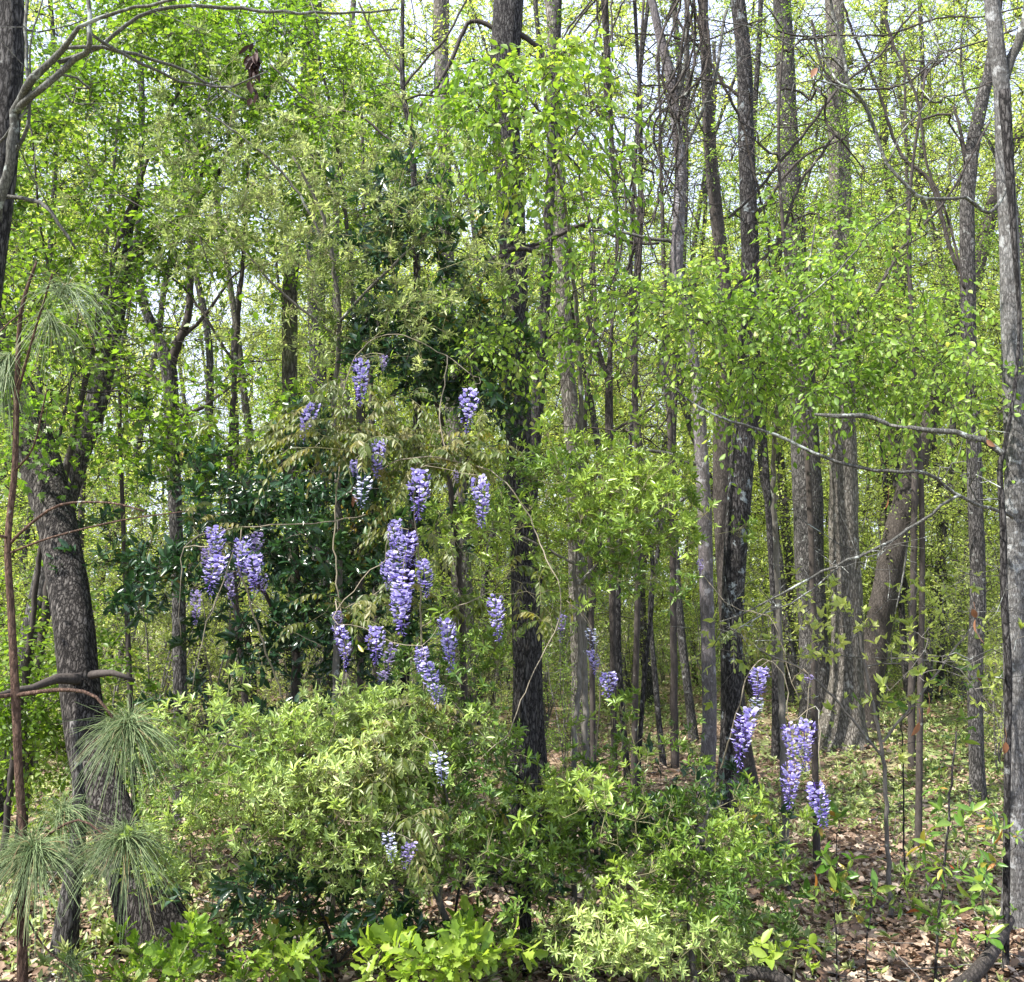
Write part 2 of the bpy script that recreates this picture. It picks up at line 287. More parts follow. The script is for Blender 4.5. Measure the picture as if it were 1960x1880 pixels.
# ------------------------------------------------------------------ ground
def ground_mat():
    m, nt, out = new_mat('forest_floor'); N = nt.nodes; Lk = nt.links
    tc = N.new('ShaderNodeTexCoord')
    v = N.new('ShaderNodeTexVoronoi'); v.inputs['Scale'].default_value = 22; Lk.new(tc.outputs['Object'], v.inputs['Vector'])
    n = N.new('ShaderNodeTexNoise'); n.inputs['Scale'].default_value = 35; n.inputs['Detail'].default_value = 8; n.inputs['Roughness'].default_value = 0.7; Lk.new(tc.outputs['Object'], n.inputs['Vector'])
    c1 = ramp(nt, [(0.1, (0.05, 0.032, 0.02)), (0.45, (0.15, 0.10, 0.065)), (0.75, (0.27, 0.20, 0.14)), (1, (0.40, 0.32, 0.25))])
    sp = N.new('ShaderNodeSeparateColor'); Lk.new(v.outputs['Color'], sp.inputs[0])
    mx = N.new('ShaderNodeMix'); mx.inputs[0].default_value = 0.5; Lk.new(sp.outputs[0], mx.inputs[2]); Lk.new(n.outputs['Fac'], mx.inputs[3]); Lk.new(mx.outputs[0], c1.inputs[0])
    n2 = N.new('ShaderNodeTexNoise'); n2.inputs['Scale'].default_value = 0.35; n2.inputs['Detail'].default_value = 5; Lk.new(tc.outputs['Object'], n2.inputs['Vector'])
    g = ramp(nt, [(0.45, (0, 0, 0)), (0.6, (1, 1, 1))]); Lk.new(n2.outputs['Fac'], g.inputs[0])
    c2 = ramp(nt, [(0.2, (0.08, 0.12, 0.03)), (0.8, (0.26, 0.33, 0.11))]); Lk.new(n.outputs['Fac'], c2.inputs[0])
    m2 = N.new('ShaderNodeMix'); m2.data_type = 'RGBA'; Lk.new(g.outputs[0], m2.inputs[0]); Lk.new(c1.outputs[0], m2.inputs[6]); Lk.new(c2.outputs[0], m2.inputs[7])
    pb = N.new('ShaderNodeBsdfPrincipled'); pb.inputs['Roughness'].default_value = 0.95; Lk.new(m2.outputs[2], pb.inputs['Base Color'])
    bp = N.new('ShaderNodeBump'); bp.inputs['Distance'].default_value = 0.03; Lk.new(mx.outputs[0], bp.inputs['Height']); Lk.new(bp.outputs[0], pb.inputs['Normal'])
    Lk.new(pb.outputs[0], out.inputs[0]); return m
xs = np.concatenate([[-400, -200, -100, -60], np.linspace(-40, 40, 161), [60, 100, 200, 400]])
ys = np.concatenate([[-60, -20, -5], np.linspace(0, 60, 181), [80, 120, 200, 400, 700]])
X, Y = np.meshgrid(xs, ys); Z = gh(X, Y) * np.clip((90 - np.abs(Y)) / 30, 0, 1)
V = np.stack([X, Y, Z], -1).reshape(-1, 3); nx_, ny_ = len(xs), len(ys)
i = np.arange(nx_ * ny_).reshape(ny_, nx_)
g = Geo(); g.add(V, [np.stack([i[:-1, :-1], i[:-1, 1:], i[1:, 1:], i[1:, :-1]], -1).reshape(-1, 4)])
tag(g.build('ground', ground_mat(), smooth=True), kind='structure')

def scatter_ground(n, d0, d1, margin=1.12, power=2.0):
    """points on the ground inside the widened field of view, denser close by"""
    u = rng.random(n); d = d0 * (d1 / d0) ** u if power == 2.0 else d0 + (d1 - d0) * u
    x = (rng.random(n) * 2 - 1) * d * 0.49 * margin
    return x, d
# ------------------------------------------------------------------ fallen leaves, ground cover
g = Geo(); n = 110000
x, y = scatter_ground(n, 3.4, 26)
pos = np.stack([x, y, gh(x, y) + rng.random(n) * 0.035 + 0.004], -1)
a = rng.random(n) * 2 * PI; ax = np.stack([np.cos(a), np.sin(a), rng.normal(size=n) * 0.35], -1)
nr = unit(np.stack([rng.normal(size=n) * 0.5, rng.normal(size=n) * 0.5 - 0.15, np.ones(n)], -1))
Ls = 0.028 + 0.045 * rng.random(n)
k = rng.random(n) < 0.35
leaves(g, pos[k], ax[k], nr[k], Ls[k] * 1.2, Ls[k] * 0.8, 'oak')
leaves(g, pos[~k], ax[~k], nr[~k], Ls[~k], Ls[~k] * 0.5, 'ovate')
tag(g.build('fallen_leaves', M['litter']), 'pale brown and pinkish dry leaves covering the forest floor', 'fallen leaves', kind='stuff')
# sticks
g = Geo(); n = 900; x, y = scatter_ground(n, 3.6, 16)
a = rng.random(n) * PI; Ln = 0.15 + rng.random(n) ** 2 * 0.9
p0 = np.stack([x, y, gh(x, y) + 0.02], -1); dv = np.stack([np.cos(a), np.sin(a), rng.normal(size=n) * 0.12], -1)
pts = np.stack([p0 + dv * (Ln * t)[:, None] + rng.normal(size=(n, 3)) * 0.012 for t in (0, .35, .7, 1)], 1)
pts[..., 2] = np.maximum(pts[..., 2], gh(pts[..., 0], pts[..., 1]) + 0.008)
tubes(g, pts, np.repeat((0.002 + rng.random(n) ** 3 * 0.01)[:, None], 4, 1) * np.array([1, .9, .7, .4]), 4)
tag(g.build('fallen_twig_litter', M['twig_grey']), 'thin grey dead twigs strewn over the dry leaves', 'twig litter', kind='stuff')
# low green cover in patches: (px, py) view areas where the photo shows green at ground level
def cover_density(px, py):
    d = np.zeros_like(px)
    for cx, cy, rx, ry, a in [(1650, 1330, 330, 110, 1.0), (1500, 1290, 250, 60, 1.0), (350, 1300, 300, 130, 1.0), (1700, 1520, 220, 70, .75), (1450, 1560, 120, 90, .8),
                              (1230, 1320, 150, 130, .9), (300, 1780, 330, 120, .45), (1300, 1800, 300, 90, .5), (700, 1780, 260, 130, .25), (1850, 1450, 200, 120, .7), (1700, 1720, 350, 160, .14), (60, 1450, 200, 200, .8)]:
        d = np.maximum(d, a * np.exp(-(((px - cx) / rx) ** 2 + ((py - cy) / ry) ** 2)))
    return np.maximum(d, 0.07)
def whorls(g, pos, ax, n_leaf, L, W, tpl='narrow', open_=1.0, jit=0.25, rnd=None, spread=0.25):
    """rosettes: n_leaf narrow leaves fanning from every pos around axis ax"""
    N_ = len(pos)
    if N_ == 0: return
    ref = unit(np.cross(ax, rvec(N_))); b = np.cross(ax, ref)
    wsc = 0.55 + 0.85 * rng.random(N_) ** 1.3; wop = 0.65 + 0.6 * rng.random(N_)
    for j in range(n_leaf):
        th = 2.4 * j + rng.random(N_) * 0.6
        el = open_ * wop * (0.35 + 0.75 * rng.random(N_))           # angle from the axis
        side = np.cos(th)[:, None] * ref + np.sin(th)[:, None] * b
        dv = unit(ax * np.cos(el)[:, None] + side * np.sin(el)[:, None] + rng.normal(size=(N_, 3)) * jit * 0.4)
        nr = unit(ax * np.sin(el)[:, None] - side * np.cos(el)[:, None] + rng.normal(size=(N_, 3)) * jit)
        Lj = L * wsc * (0.6 + 0.6 * rng.random(N_)) * (rng.random(N_) > .12)
        base = pos - ax * (spread * L * rng.random(N_))[:, None]
        r = None if rnd is None else rnd + rng.normal(size=N_) * 0.12
        leaves(g, base, dv, nr, Lj, W * Lj / L, tpl, r)
g = Geo(); n = 40000; x, y = scatter_ground(n, 3.8, 30)
pos = np.stack([x, y, gh(x, y)], -1); px, py = proj(pos)
cl = 0.5 + 0.5 * np.sin(3.1 * x + 1.3 * np.sin(2 * y)) * np.sin(2.3 * y + 1.7 * np.sin(1.1 * x))
k = rng.random(n) < cover_density(px, py) * (0.35 + 0.9 * cl); pos = pos[k]; n = len(pos)
h = (0.04 + 0.16 * rng.random(n) ** 1.5)
top = pos + np.stack([rng.normal(size=n) * 0.03, rng.normal(size=n) * 0.03, h], -1)
whorls(g, top, unit(np.stack([rng.normal(size=n) * .3, rng.normal(size=n) * .3, np.ones(n)], -1)), 6, 0.055, 0.022, 'diamond', 1.3)
whorls(g, (top + pos) / 2, unit(np.stack([rng.normal(size=n) * .3, rng.normal(size=n) * .3, np.ones(n)], -1)), 3, 0.05, 0.02, 'diamond', 1.4)
tag(g.build('ground_cover', M['leaf_cover']), 'low pale green seedlings and creeping leaves among the dry leaves', 'ground cover', kind='stuff')

# ------------------------------------------------------------------ woody growth
def blob_points(blobs, clump=True):
    """blobs: (px, py, d, rx, ry, dr, n) ellipsoids given in the view at distance d, converted to world points"""
    out = []
    for b in blobs:
        px, py, d, rx, ry, dr, n = b
        q = np.clip(rng.normal(size=(n, 3)) * 0.64, -1.7, 1.7)
        dd = d + q[:, 1] * dr
        out.append(np.array([P(px + q[k, 0] * rx, py + q[k, 2] * ry, dd[k]) for k in range(n)]))
    return np.vstack(out)
GAPS = [(430, 560, 60, 45), (235, 650, 80, 60), (330, 640, 45, 80), (390, 700, 110, 80), (420, 800, 100, 45), (300, 600, 60, 60), (180, 760, 50, 50), (1030, 420, 22, 90), (1240, 720, 45, 90), (1170, 640, 40, 60),
        (820, 70, 40, 80), (240, 120, 60, 25), (260, 330, 60, 20), (300, 1010, 40, 40), (1200, 110, 60, 60), (600, 140, 35, 30), (40, 1000, 30, 60), (1255, 940, 30, 30), (1210, 250, 50, 50), (1520, 200, 40, 40), (1960, 100, 60, 70), (1500, 480, 20, 40), (560, 620, 60, 25)]
def not_gap(p, keep=0.12, s=1.0):
    px, py = proj(p); m = np.ones(len(px), bool)
    for cx, cy, rx, ry in GAPS:
        m &= ~((((px - cx) / (rx * s * 1.15)) ** 2 + ((py - cy) / (ry * s * 1.15)) ** 2) < 1)
    return m | (rng.random(len(px)) < keep)

def grow(roots, targets, step=0.12, wob=0.18, sag=0.0):
    """attach every target to the nearest point of the growing skeleton; returns list of (path, first parent index), node arrays"""
    nodes = [p for p in roots]; par = [-1] * len(nodes)
    A = np.array(nodes); targets = np.asarray(targets)
    d0 = np.min(np.linalg.norm(targets[:, None] - A[None, ::max(1, len(A) // 60)], axis=2), axis=1)
    chains = []
    buf = np.zeros((len(nodes) + len(targets) * 40, 3)); buf[:len(nodes)] = A; cnt = len(nodes)
    base_z = A[:, 2].min()
    for t in targets[np.argsort(d0)]:
        dd = np.linalg.norm(buf[:cnt] - t, axis=1) + 0.35 * np.maximum(buf[:cnt, 2] - t[2], 0)
        j = int(np.argmin(dd)); s = buf[j]; dist = np.linalg.norm(t - s)
        if dist < 0.02: continue
        k = int(min(38, max(2, dist / step)))
        tt = np.linspace(0, 1, k + 1)[:, None]
        mid = (s + t) / 2 + rng.normal(size=3) * dist * wob + np.array([0, 0, dist * (0.12 - sag)])
        path = (1 - tt) ** 2 * s + 2 * tt * (1 - tt) * mid + tt ** 2 * t
        path[1:-1] += rng.normal(size=(k - 1, 3)) * min(step, dist) * 0.10
        idx = [j] + list(range(cnt, cnt + k))
        buf[cnt:cnt + k] = path[1:]; par += [idx[m] for m in range(k)]; cnt += k
        chains.append(idx)
    return buf[:cnt], np.array(par), chains

def branches(g, nodes, par, chains, r_tip, r_max, expo=2.3, S=5):
    w_ = np.zeros(len(nodes)); kids = np.zeros(len(nodes), int)
    for i_ in range(len(nodes) - 1, -1, -1):
        if kids[i_] == 0: w_[i_] = r_tip ** expo
        if par[i_] >= 0: w_[par[i_]] += w_[i_]; kids[par[i_]] += 1
    rad = np.minimum(w_ ** (1 / expo), r_max)
    for c in chains:
        r = rad[c].copy(); r[0] = min(r[0], r[1] * 1.15)
        tube(g, nodes[c], r, S if r[1] > 0.006 else 4 if r[1] > 0.003 else 3, rnd=rng.random(), cap=False)
    return rad

def sprays(gl, gt, pos, dirs, Ltw, m, leafL, leafW, tpl='ovate', droop=0.25, r0=0.0012, up=0.8, rnd=None, flat=0.55, jl=0.35):
    """twigs (N) with m alternate leaves each"""
    N_ = len(pos)
    Lt = Ltw * (0.5 + rng.random(N_))
    tt = np.linspace(0, 1, 4)
    side0 = unit(np.cross(dirs, np.array([0, 0, 1.0])) + 1e-3)
    bend = rng.normal(size=(N_, 1)) * 0.18
    pts = np.stack([pos + dirs * (Lt * t)[:, None] + side0 * bend * (Lt * t * t)[:, None] - np.array([0, 0, 1.0]) * (Lt * droop * t * t)[:, None] for t in tt], 1)
    if gt is not None: tubes(gt, pts, np.repeat((r0 * (0.8 + 0.5 * rng.random(N_)))[:, None], 4, 1) * np.array([1.4, 1.1, .8, .5]), 3)
    for j in range(m):
        t = (j + 0.6 + rng.random(N_) * 0.4) / m; t = np.minimum(t, 1.0)
        q = pos + dirs * (Lt * t)[:, None] + side0 * bend * (Lt * t * t)[:, None] - np.array([0, 0, 1.0]) * (Lt * droop * t * t)[:, None]
        tan = unit(dirs + side0 * bend * (2 * t)[:, None] - np.array([0, 0, 1.0]) * (2 * droop * t)[:, None])
        sgn = 1 if j % 2 == 0 else -1
        if j == m - 1: sgn = 0
        ax = unit(tan * 0.7 + side0 * sgn * (0.9 if m > 1 else 0) + rng.normal(size=(N_, 3)) * jl - np.array([0, 0, 1.0]) * droop * rng.random((N_, 1)))
        nr = unit(np.array([0, 0, 1.0]) * up + rng.normal(size=(N_, 3)) * flat)
        s = 0.65 + 0.55 * rng.random(N_)
        leaves(gl, q, ax, nr, leafL * s, leafW * s, tpl, None if rnd is None else rnd + rng.normal(size=N_) * 0.15)

def dirs_from(nodes, par, sel, upb=0.15):
    d = unit(nodes[sel] - nodes[np.maximum(par[sel], 0)] + 1e-6)
    return unit(d * 0.7 + rvec(len(sel)) * 0.8 + np.array([0, 0, upb]))

def foliage(root, nodes, par, chains, n_root, st, r_tip=0.0015, r_max=0.03, gb=None, wood=None, name_leaf='foliage', name_wood='branches'):
    """branches + leaves for a grown skeleton. st: style dict"""
    gb_ = gb or Geo(); gl = Geo()
    branches(gb_, nodes, par, chains, r_tip, r_max, st.get('expo', 2.3))
    # twig positions: chain nodes, mostly towards the chain tips
    sel = []
    for c in chains:
        c = c[1:]; k = len(c); n_tw = st['tw']
        w8 = np.linspace(0.2, 1, k) ** 1.5; w8 /= w8.sum()
        sel += list(rng.choice(c, size=n_tw, p=w8)); sel.append(c[-1])
    sel = np.array(sel)
    if 'gapkeep' in st: sel = sel[not_gap(nodes[sel], st['gapkeep'])]
    dv = dirs_from(nodes, par, sel, st.get('upb', 0.15))
    clump = None
    if 'tone' in st:
        q = nodes[sel]; clump = np.clip(st['tone'] + st.get('tonev', .22) * np.sin(5 * q[:, 0] + 3 * np.sin(4 * q[:, 2])) * np.sin(6 * q[:, 2] + 2 * q[:, 1]), 0, 1)
    kind = st.get('kind', 'alt')
    if kind == 'alt':
        sprays(gl, gb_, nodes[sel], dv, st['Lt'], st['m'], st['L'], st['W'], st.get('tpl', 'ovate'), st.get('droop', .25), st.get('r0', .0012), st.get('up', .8), clump, st.get('flat', .55))
    elif kind == 'whorl':
        N_ = len(sel); Lt = st['Lt'] * (0.5 + rng.random(N_)); p0 = nodes[sel]
        dv = unit(dv + np.array([0, 0, st.get('rise', 0.5)])); p1 = p0 + dv * Lt[:, None]
        pts = np.stack([p0, (p0 + p1) / 2 + rng.normal(size=p0.shape) * 0.006, p1], 1)
        tubes(gb_, pts, np.repeat(np.full((N_, 1), st.get('r0', .0012)), 3, 1) * np.array([1.3, 1, .7]), 3)
        whorls(gl, p1, dv, st['m'], st['L'], st['W'], st.get('tpl', 'narrow'), st.get('open', 1.0), 0.25, clump, st.get('spread', .3))
    elif kind == 'pinnate':
        pinnate(gl, gb_, nodes[sel], dv, st)
    if gb is None: gb_.build(name_wood, wood or M['twig_grey'], root, smooth=False, origin=root.location)
    fo = gl.build(name_leaf, st['mat'], root, origin=root.location)
    return fo

def pinnate(gl, gt, pos, dv, st):
    """compound leaves: arching rachis with paired drooping leaflets"""
    N_ = len(pos); Lr = st['Lt'] * (0.6 + 0.6 * rng.random(N_)); dv = unit(dv * np.array([1, 1, 0.6]) + np.array([0, -0.15, 0.1]))
    down = np.array([0, 0, -1.0]); K = 6
    def at(t): return pos + dv * (Lr * t)[:, None] + down * (Lr * 0.55 * t * t)[:, None]
    pts = np.stack([at(np.full(N_, t)) for t in np.linspace(0, 1, K)], 1)
    if gt is not None: tubes(gt, pts, np.full((N_, K), 0.0011), 3)
    side = unit(np.cross(dv, down) + 1e-4); col = rng.random(N_)
    for j in range(st['m']):
        t = 0.22 + 0.78 * j / (st['m'] - 1); q = at(np.full(N_, t)); tan = unit(dv + down * 1.1 * t)
        for s in ((-1, 1) if j < st['m'] - 1 else (0,)):
            ax = unit(tan * 0.45 + side * s * 0.8 + down * (0.55 + 0.5 * rng.random((N_, 1))) + rng.normal(size=(N_, 3)) * 0.12)
            nr = unit(-down * 0.7 + np.array([0, -0.4, 0]) + rng.normal(size=(N_, 3)) * 0.3)
            sc = (1.0 - 0.25 * abs(t - 0.55) * 2) * (0.85 + 0.3 * rng.random(N_))
            leaves(gl, q, ax, nr, st['L'] * sc, st['W'] * sc, 'ovate', col * 0.8 + rng.random(N_) * 0.2)

# ------------------------------------------------------------------ trees placed one by one
def trunk_world(spec, d, to_ground=True):
    """spec: (px, py, width) or (px, py, width, d) from the base upwards; returns points, radii"""
    pts, rad = [], []
    for s in spec:
        dd = s[3] if len(s) > 3 else d
        pts.append(P(s[0], s[1], dd)); rad.append(s[2] * 0.5 * dd / F)
    return np.array(pts), np.array(rad)
def extend_up(pts, rad, H, r_end=0.03, wob=0.15):
    """continue a trunk that leaves the frame up to height H"""
    d = unit(pts[-1] - pts[-2]); p = pts[-1].copy(); r = rad[-1]
    n_ = max(2, int((H - p[2]) / 0.9)); P_, R_ = list(pts), list(rad)
    for k in range(n_):
        d = unit(d * np.array([0.8, 0.8, 1]) + rng.normal(size=3) * np.array([.1, .1, 0.03]) + np.array([0, 0, 0.15])); p = p + d * (H - pts[-1][2]) / n_
        P_.append(p); R_.append(r + (r_end - r) * (k + 1) / n_)
    return np.array(P_), np.array(R_)
def tree(name, label, spec, d, bark, H=11.0, limbs=(), crown=None, crown_mat='leaf_canopy', cat='tree', group=None, twigs=0, S=16, flare=0.35, step=0.07, twig_mat=None, bare=None, rough=0.06, up=True, leaf_st=None, root_ground=True):
    pts, rad = trunk_world(spec, d)
    b = pts[0].copy(); z0 = gh(b[0], b[1])
    if root_ground:
        if b[2] > z0 + 0.05:
            dv = unit(pts[0] - pts[1]); dv[2] = min(dv[2], -0.3); k = (z0 - 0.05 - b[2]) / dv[2]; k = min(k, 4)
            b = b + dv * k; b[2] = gh(b[0], b[1]) - 0.05; pts = np.vstack([[b], pts]); rad = np.concatenate([[rad[0] * 1.1], rad])
        else: pts[0][2] = z0 - 0.05
    n_seen = len(pts)
    if up: pts, rad = extend_up(pts, rad, H)
    p, r = smooth_path(pts, rad, step)
    root = empty(name, p[0], label, cat, group)
    g = Geo(); tube(g, p, r, S, rough, seed=rng.random() * 6, flare=flare, rnd=0.5); g.build('trunk', M[bark], root, smooth=True, origin=p[0])
    gb = Geo(); have = False; allp = [p]
    for lb in limbs:                                      # explicit limbs, given from their join outwards
        lp, lr = trunk_world(lb, d); lp, lr = smooth_path(lp, lr, 0.06); lp[1:-1] += rng.normal(size=lp[1:-1].shape) * 0.004; q_ = np.linspace(0, len(lp) * .06, len(lp))[:, None]; lp += .012 * np.sin(q_ * np.array([7.0, 5.0, 8.5]) + rng.random(3) * 6) * np.minimum(1, q_ * 4)
        gl_ = Geo(); tube(gl_, lp, lr, 8, 0.08, seed=rng.random() * 6, rnd=rng.random()); allp.append(lp); gl_.build('limb', M[twig_mat or bark], root, smooth=True, origin=p[0])
    if bare:                                              # (blobs) bare twiggy growth
        T = blob_points(bare); nodes, par, ch = grow(np.vstack(allp), T, 0.12, 0.22)
        branches(gb, nodes, par, ch, 0.003, 0.022, 2.0); have = True
        sel = np.concatenate([c[1::2] for c in ch]); dv = dirs_from(nodes, par, sel, 0.1)
        pp = np.stack([nodes[sel] + dv * (0.28 * t) + rng.normal(size=dv.shape) * 0.01 for t in (0.0, .5, 1.)], 1)
        tubes(gb, pp, np.full((len(sel), 3), 0.0016) * np.array([1.2, 1, .5]), 3)
    if crown:
        T = np.vstack([blob_points(crown)]); st = dict(mat=M[crown_mat], tw=twigs, Lt=.3, m=5, L=.055, W=.03, tpl='diamond', tone=.5, tonev=.3, r0=.002)
        st.update(leaf_st or {})
        nodes, par, ch = grow(np.vstack(allp), T, 0.16, 0.16)
        foliage(root, nodes, par, ch, len(p), st, 0.0025, 0.05, gb=gb, name_leaf='crown'); have = True
    if gb.n: gb.build('branch_sprays', M[twig_mat or bark], root, smooth=True, origin=p[0])
    return root, p
def top_crown(p, r=2.2, n=90, h=2.5):
    """crown targets round the upper, out of frame part of a trunk"""
    t = p[-1]; q = rvec(n) * (rng.random((n, 1)) ** .4) * np.array([r, r, h]); return t + q

exec_trees = []
T = tree
T('leaning_oak', 'thick dark oak trunk with deeply furrowed bark leaning left behind the long pine needles',
  [(300, 1790, 105, 5.2), (265, 1700, 88, 5.2), (215, 1560, 78, 5.3), (175, 1450, 74, 5.4), (150, 1300, 70, 5.5), (138, 1180, 72, 5.6), (115, 1030, 72, 5.8), (80, 900, 80, 6.0), (45, 790, 76, 6.2), (5, 690, 66, 6.4), (-60, 560, 60, 6.6)], 5.4, 'bark_oak', H=7,
  S=28, flare=0.5, step=0.04, rough=.07, twig_mat='twig_dark',
  limbs=[[(150, 1300, 22, 5.4), (110, 1298, 18, 5.3), (60, 1322, 12, 5.2), (0, 1332, 9, 5.1), (-50, 1330, 6, 5)], [(175, 1292, 16, 5.4), (215, 1290, 12, 5.3), (262, 1302, 7, 5.3)]],
  crown=[(-60, 420, 6.8, 260, 200, 1.2, 60), (100, 640, 6.6, 160, 150, .9, 45)], twigs=6, crown_mat='leaf_canopy')
T('grey_oak', 'grey trunked tree leaning right behind the thick left oak, forking high against the white sky',
  [(60, 1230, 46), (100, 1060, 44), (140, 900, 44), (180, 790, 42), (215, 640, 36), (240, 520, 32), (290, 450, 22), (350, 415, 16), (392, 365, 12)], 8.0, 'bark_grey', H=6.4, step=.06, twig_mat='bark_lichen',
  limbs=[[(240, 520, 24), (250, 440, 18), (262, 380, 14), (268, 300, 10)], [(350, 415, 12), (385, 340, 9), (400, 250, 7), (380, 120, 5)]])
T('forked_tree', 'grey tree forking into a wide Y in front of the white sky gap',
  [(345, 1330, 26), (342, 1150, 26), (336, 980, 26), (330, 860, 27), (328, 760, 28), (322, 700, 30), (300, 640, 20), (275, 580, 17), (262, 480, 14), (268, 380, 11)], 9.0, 'bark_grey', H=7.5, step=.06, twig_mat='twig_dark',
  limbs=[[(324, 705, 20), (350, 630, 16), (366, 540, 14), (372, 420, 11), (380, 260, 9)], [(330, 660, 10), (395, 600, 7), (440, 540, 5), (480, 500, 3)], [(326, 740, 9), (260, 720, 6), (180, 760, 4)], [(340, 800, 9), (420, 760, 6), (500, 700, 3)]],
  bare=[(330, 640, 9, 150, 180, .8, 26)])
T('corner_tree', 'dark furrowed trunk cut off by the top left corner of the photo',
  [(-90, 1900, 62, 4.4), (-75, 1500, 60, 4.4), (-60, 900, 60, 4.4), (-32, 600, 58, 4.4), (-4, 380, 56, 4.4), (12, 200, 54, 4.4), (20, 0, 52, 4.4)], 4.4, 'bark_dark', H=7, S=24, step=.04, twig_mat='twig_lichen',
  limbs=[[(-8, 420, 24, 4.3), (14, 310, 20, 4.2), (28, 210, 18, 4.2), (70, 150, 17, 4.1), (110, 120, 14, 4.1), (160, 60, 9, 4), (230, 20, 7, 4), (330, -10, 6, 3.9)],
         [(28, 215, 14, 4.2), (80, 165, 13, 4.1), (140, 115, 12, 4.1), (168, 85, 11, 4), (172, 30, 9, 4), (176, -40, 8, 4)],
         [(112, 120, 9, 4.1), (190, 90, 8, 4.1), (300, 18, 7, 4.1), (430, 10, 7, 4.2), (540, 30, 6, 4.2), (640, 30, 5, 4.3), (760, 10, 4, 4.4)],
         [(120, 92, 8, 4.1), (200, 95, 8, 4.1), (290, 118, 7, 4.2), (390, 152, 6, 4.3), (470, 188, 4, 4.4)],
         [(168, 60, 7, 4.0), (220, 95, 7, 4.1), (300, 135, 6, 4.2), (380, 165, 5, 4.3), (450, 170, 4, 4.3), (520, 140, 3, 4.3)],
         [(-5, 375, 9, 4.3), (45, 380, 8, 4.3), (90, 400, 7, 4.2), (125, 440, 6, 4.2), (145, 472, 4, 4.2)],
         [(-20, 300, 6, 4.3), (20, 240, 5, 4.2), (52, 190, 5, 4.2), (60, 100, 4, 4.1), (90, 0, 3, 4.1)],
         [(10, 330, 8, 4.3), (52, 240, 8, 4.2), (60, 180, 7, 4.2), (52, 60, 7, 4.2), (50, -20, 7, 4.2)]], bare=[(280, 110, 4.2, 200, 60, .2, 14), (90, 150, 4.2, 80, 120, .2, 10), (600, 40, 4.4, 130, 30, .2, 6)])
T('centre_tree', 'tall straight dark grey tree with blocky bark in the middle of the photo',
  [(1003, 1480, 50), (1005, 1300, 46), (1002, 1150, 46), (998, 1000, 48), (993, 850, 50), (988, 700, 50), (986, 560, 50), (980, 440, 52), (972, 320, 54), (966, 160, 60), (974, 0, 62)], 8.2, 'bark_dark', H=12, S=26, step=.05, twig_mat='twig_dark',
  limbs=[[(985, 480, 10), (1040, 470, 9), (1085, 440, 8), (1140, 435, 7), (1200, 460, 6), (1260, 468, 5)], [(1000, 475, 9), (1060, 455, 9), (1140, 420, 6)],
         [(980, 60, 14), (1030, 90, 9), (1060, 150, 6)], [(960, 60, 12), (905, 40, 9), (860, 120, 8), (820, 190, 7), (770, 250, 5)]],
  bare=[(1010, 150, 8.2, 130, 160, .9, 22)])
T('shadowed_tree', 'second dark trunk close behind the right side of the straight central trunk',
  [(1030, 1480, 34), (1022, 1350, 36), (1018, 1200, 38), (1012, 1000, 30), (1030, 760, 24), (1044, 560, 22), (1052, 380, 20), (1060, 200, 18), (1068, 0, 16)], 9.6, 'bark_dark', H=11, twig_mat='twig_dark')
T('slim_pale_tree', 'slim pale grey tree just right of the central trunk with white sky behind its middle',
  [(1110, 1340, 30), (1104, 1150, 30), (1100, 980, 30), (1096, 830, 32), (1085, 700, 30), (1078, 560, 30), (1072, 420, 28), (1066, 300, 26), (1060, 150, 24), (1052, 0, 22)], 12.0, 'bark_pale', H=13)
T('crooked_purple_tree', 'slender crooked purplish grey tree bending as it rises through hanging twigs',
  [(1352, 1500, 30), (1358, 1380, 26), (1356, 1250, 26), (1352, 1120, 26), (1348, 980, 28), (1342, 860, 27), (1334, 740, 24), (1318, 640, 22), (1298, 530, 23), (1298, 440, 24), (1304, 330, 20), (1294, 240, 19), (1286, 160, 20), (1268, 90, 18), (1252, 20, 16)], 7.0, 'bark_purple', H=8, S=18, step=.04, twig_mat='twig_lichen',
  limbs=[[(1340, 890, 12), (1310, 884, 11), (1275, 868, 8), (1225, 862, 5), (1160, 872, 3)], [(1297, 480, 11), (1290, 465, 8), (1240, 458, 7), (1190, 440, 6), (1130, 440, 4)],
         [(1290, 200, 12), (1310, 120, 10), (1318, 40, 10), (1322, -40, 10)], [(1345, 930, 7), (1300, 960, 6), (1255, 1000, 5), (1230, 1060, 3)], [(1300, 300, 8), (1335, 240, 7), (1370, 130, 7), (1395, 20, 6)]],
  bare=[(1300, 160, 7, 120, 190, .5, 70), (1280, 380, 7, 70, 80, .4, 10)])
T('lichen_spotted_tree', 'dark trunk with white lichen blotches standing nearest right of the crooked purplish tree',
  [(1396, 1510, 46), (1402, 1380, 42), (1400, 1250, 42), (1404, 1120, 44), (1412, 990, 46), (1420, 880, 46), (1430, 780, 40), (1432, 640, 38), (1436, 500, 36), (1432, 380, 34), (1428, 250, 32), (1424, 120, 30), (1412, 0, 28)], 8.6, 'bark_lichen', H=12, S=22, step=.05, twig_mat='twig_dark',
  limbs=[[(1430, 860, 16), (1452, 800, 16), (1470, 700, 12)], [(1436, 430, 9), (1480, 370, 7), (1540, 300, 5), (1620, 260, 3)], [(1436, 600, 9), (1500, 540, 7), (1570, 500, 5)], [(1430, 200, 8), (1380, 160, 6), (1330, 150, 4)]],
  bare=[(1450, 230, 8.6, 140, 240, 1.0, 34)])
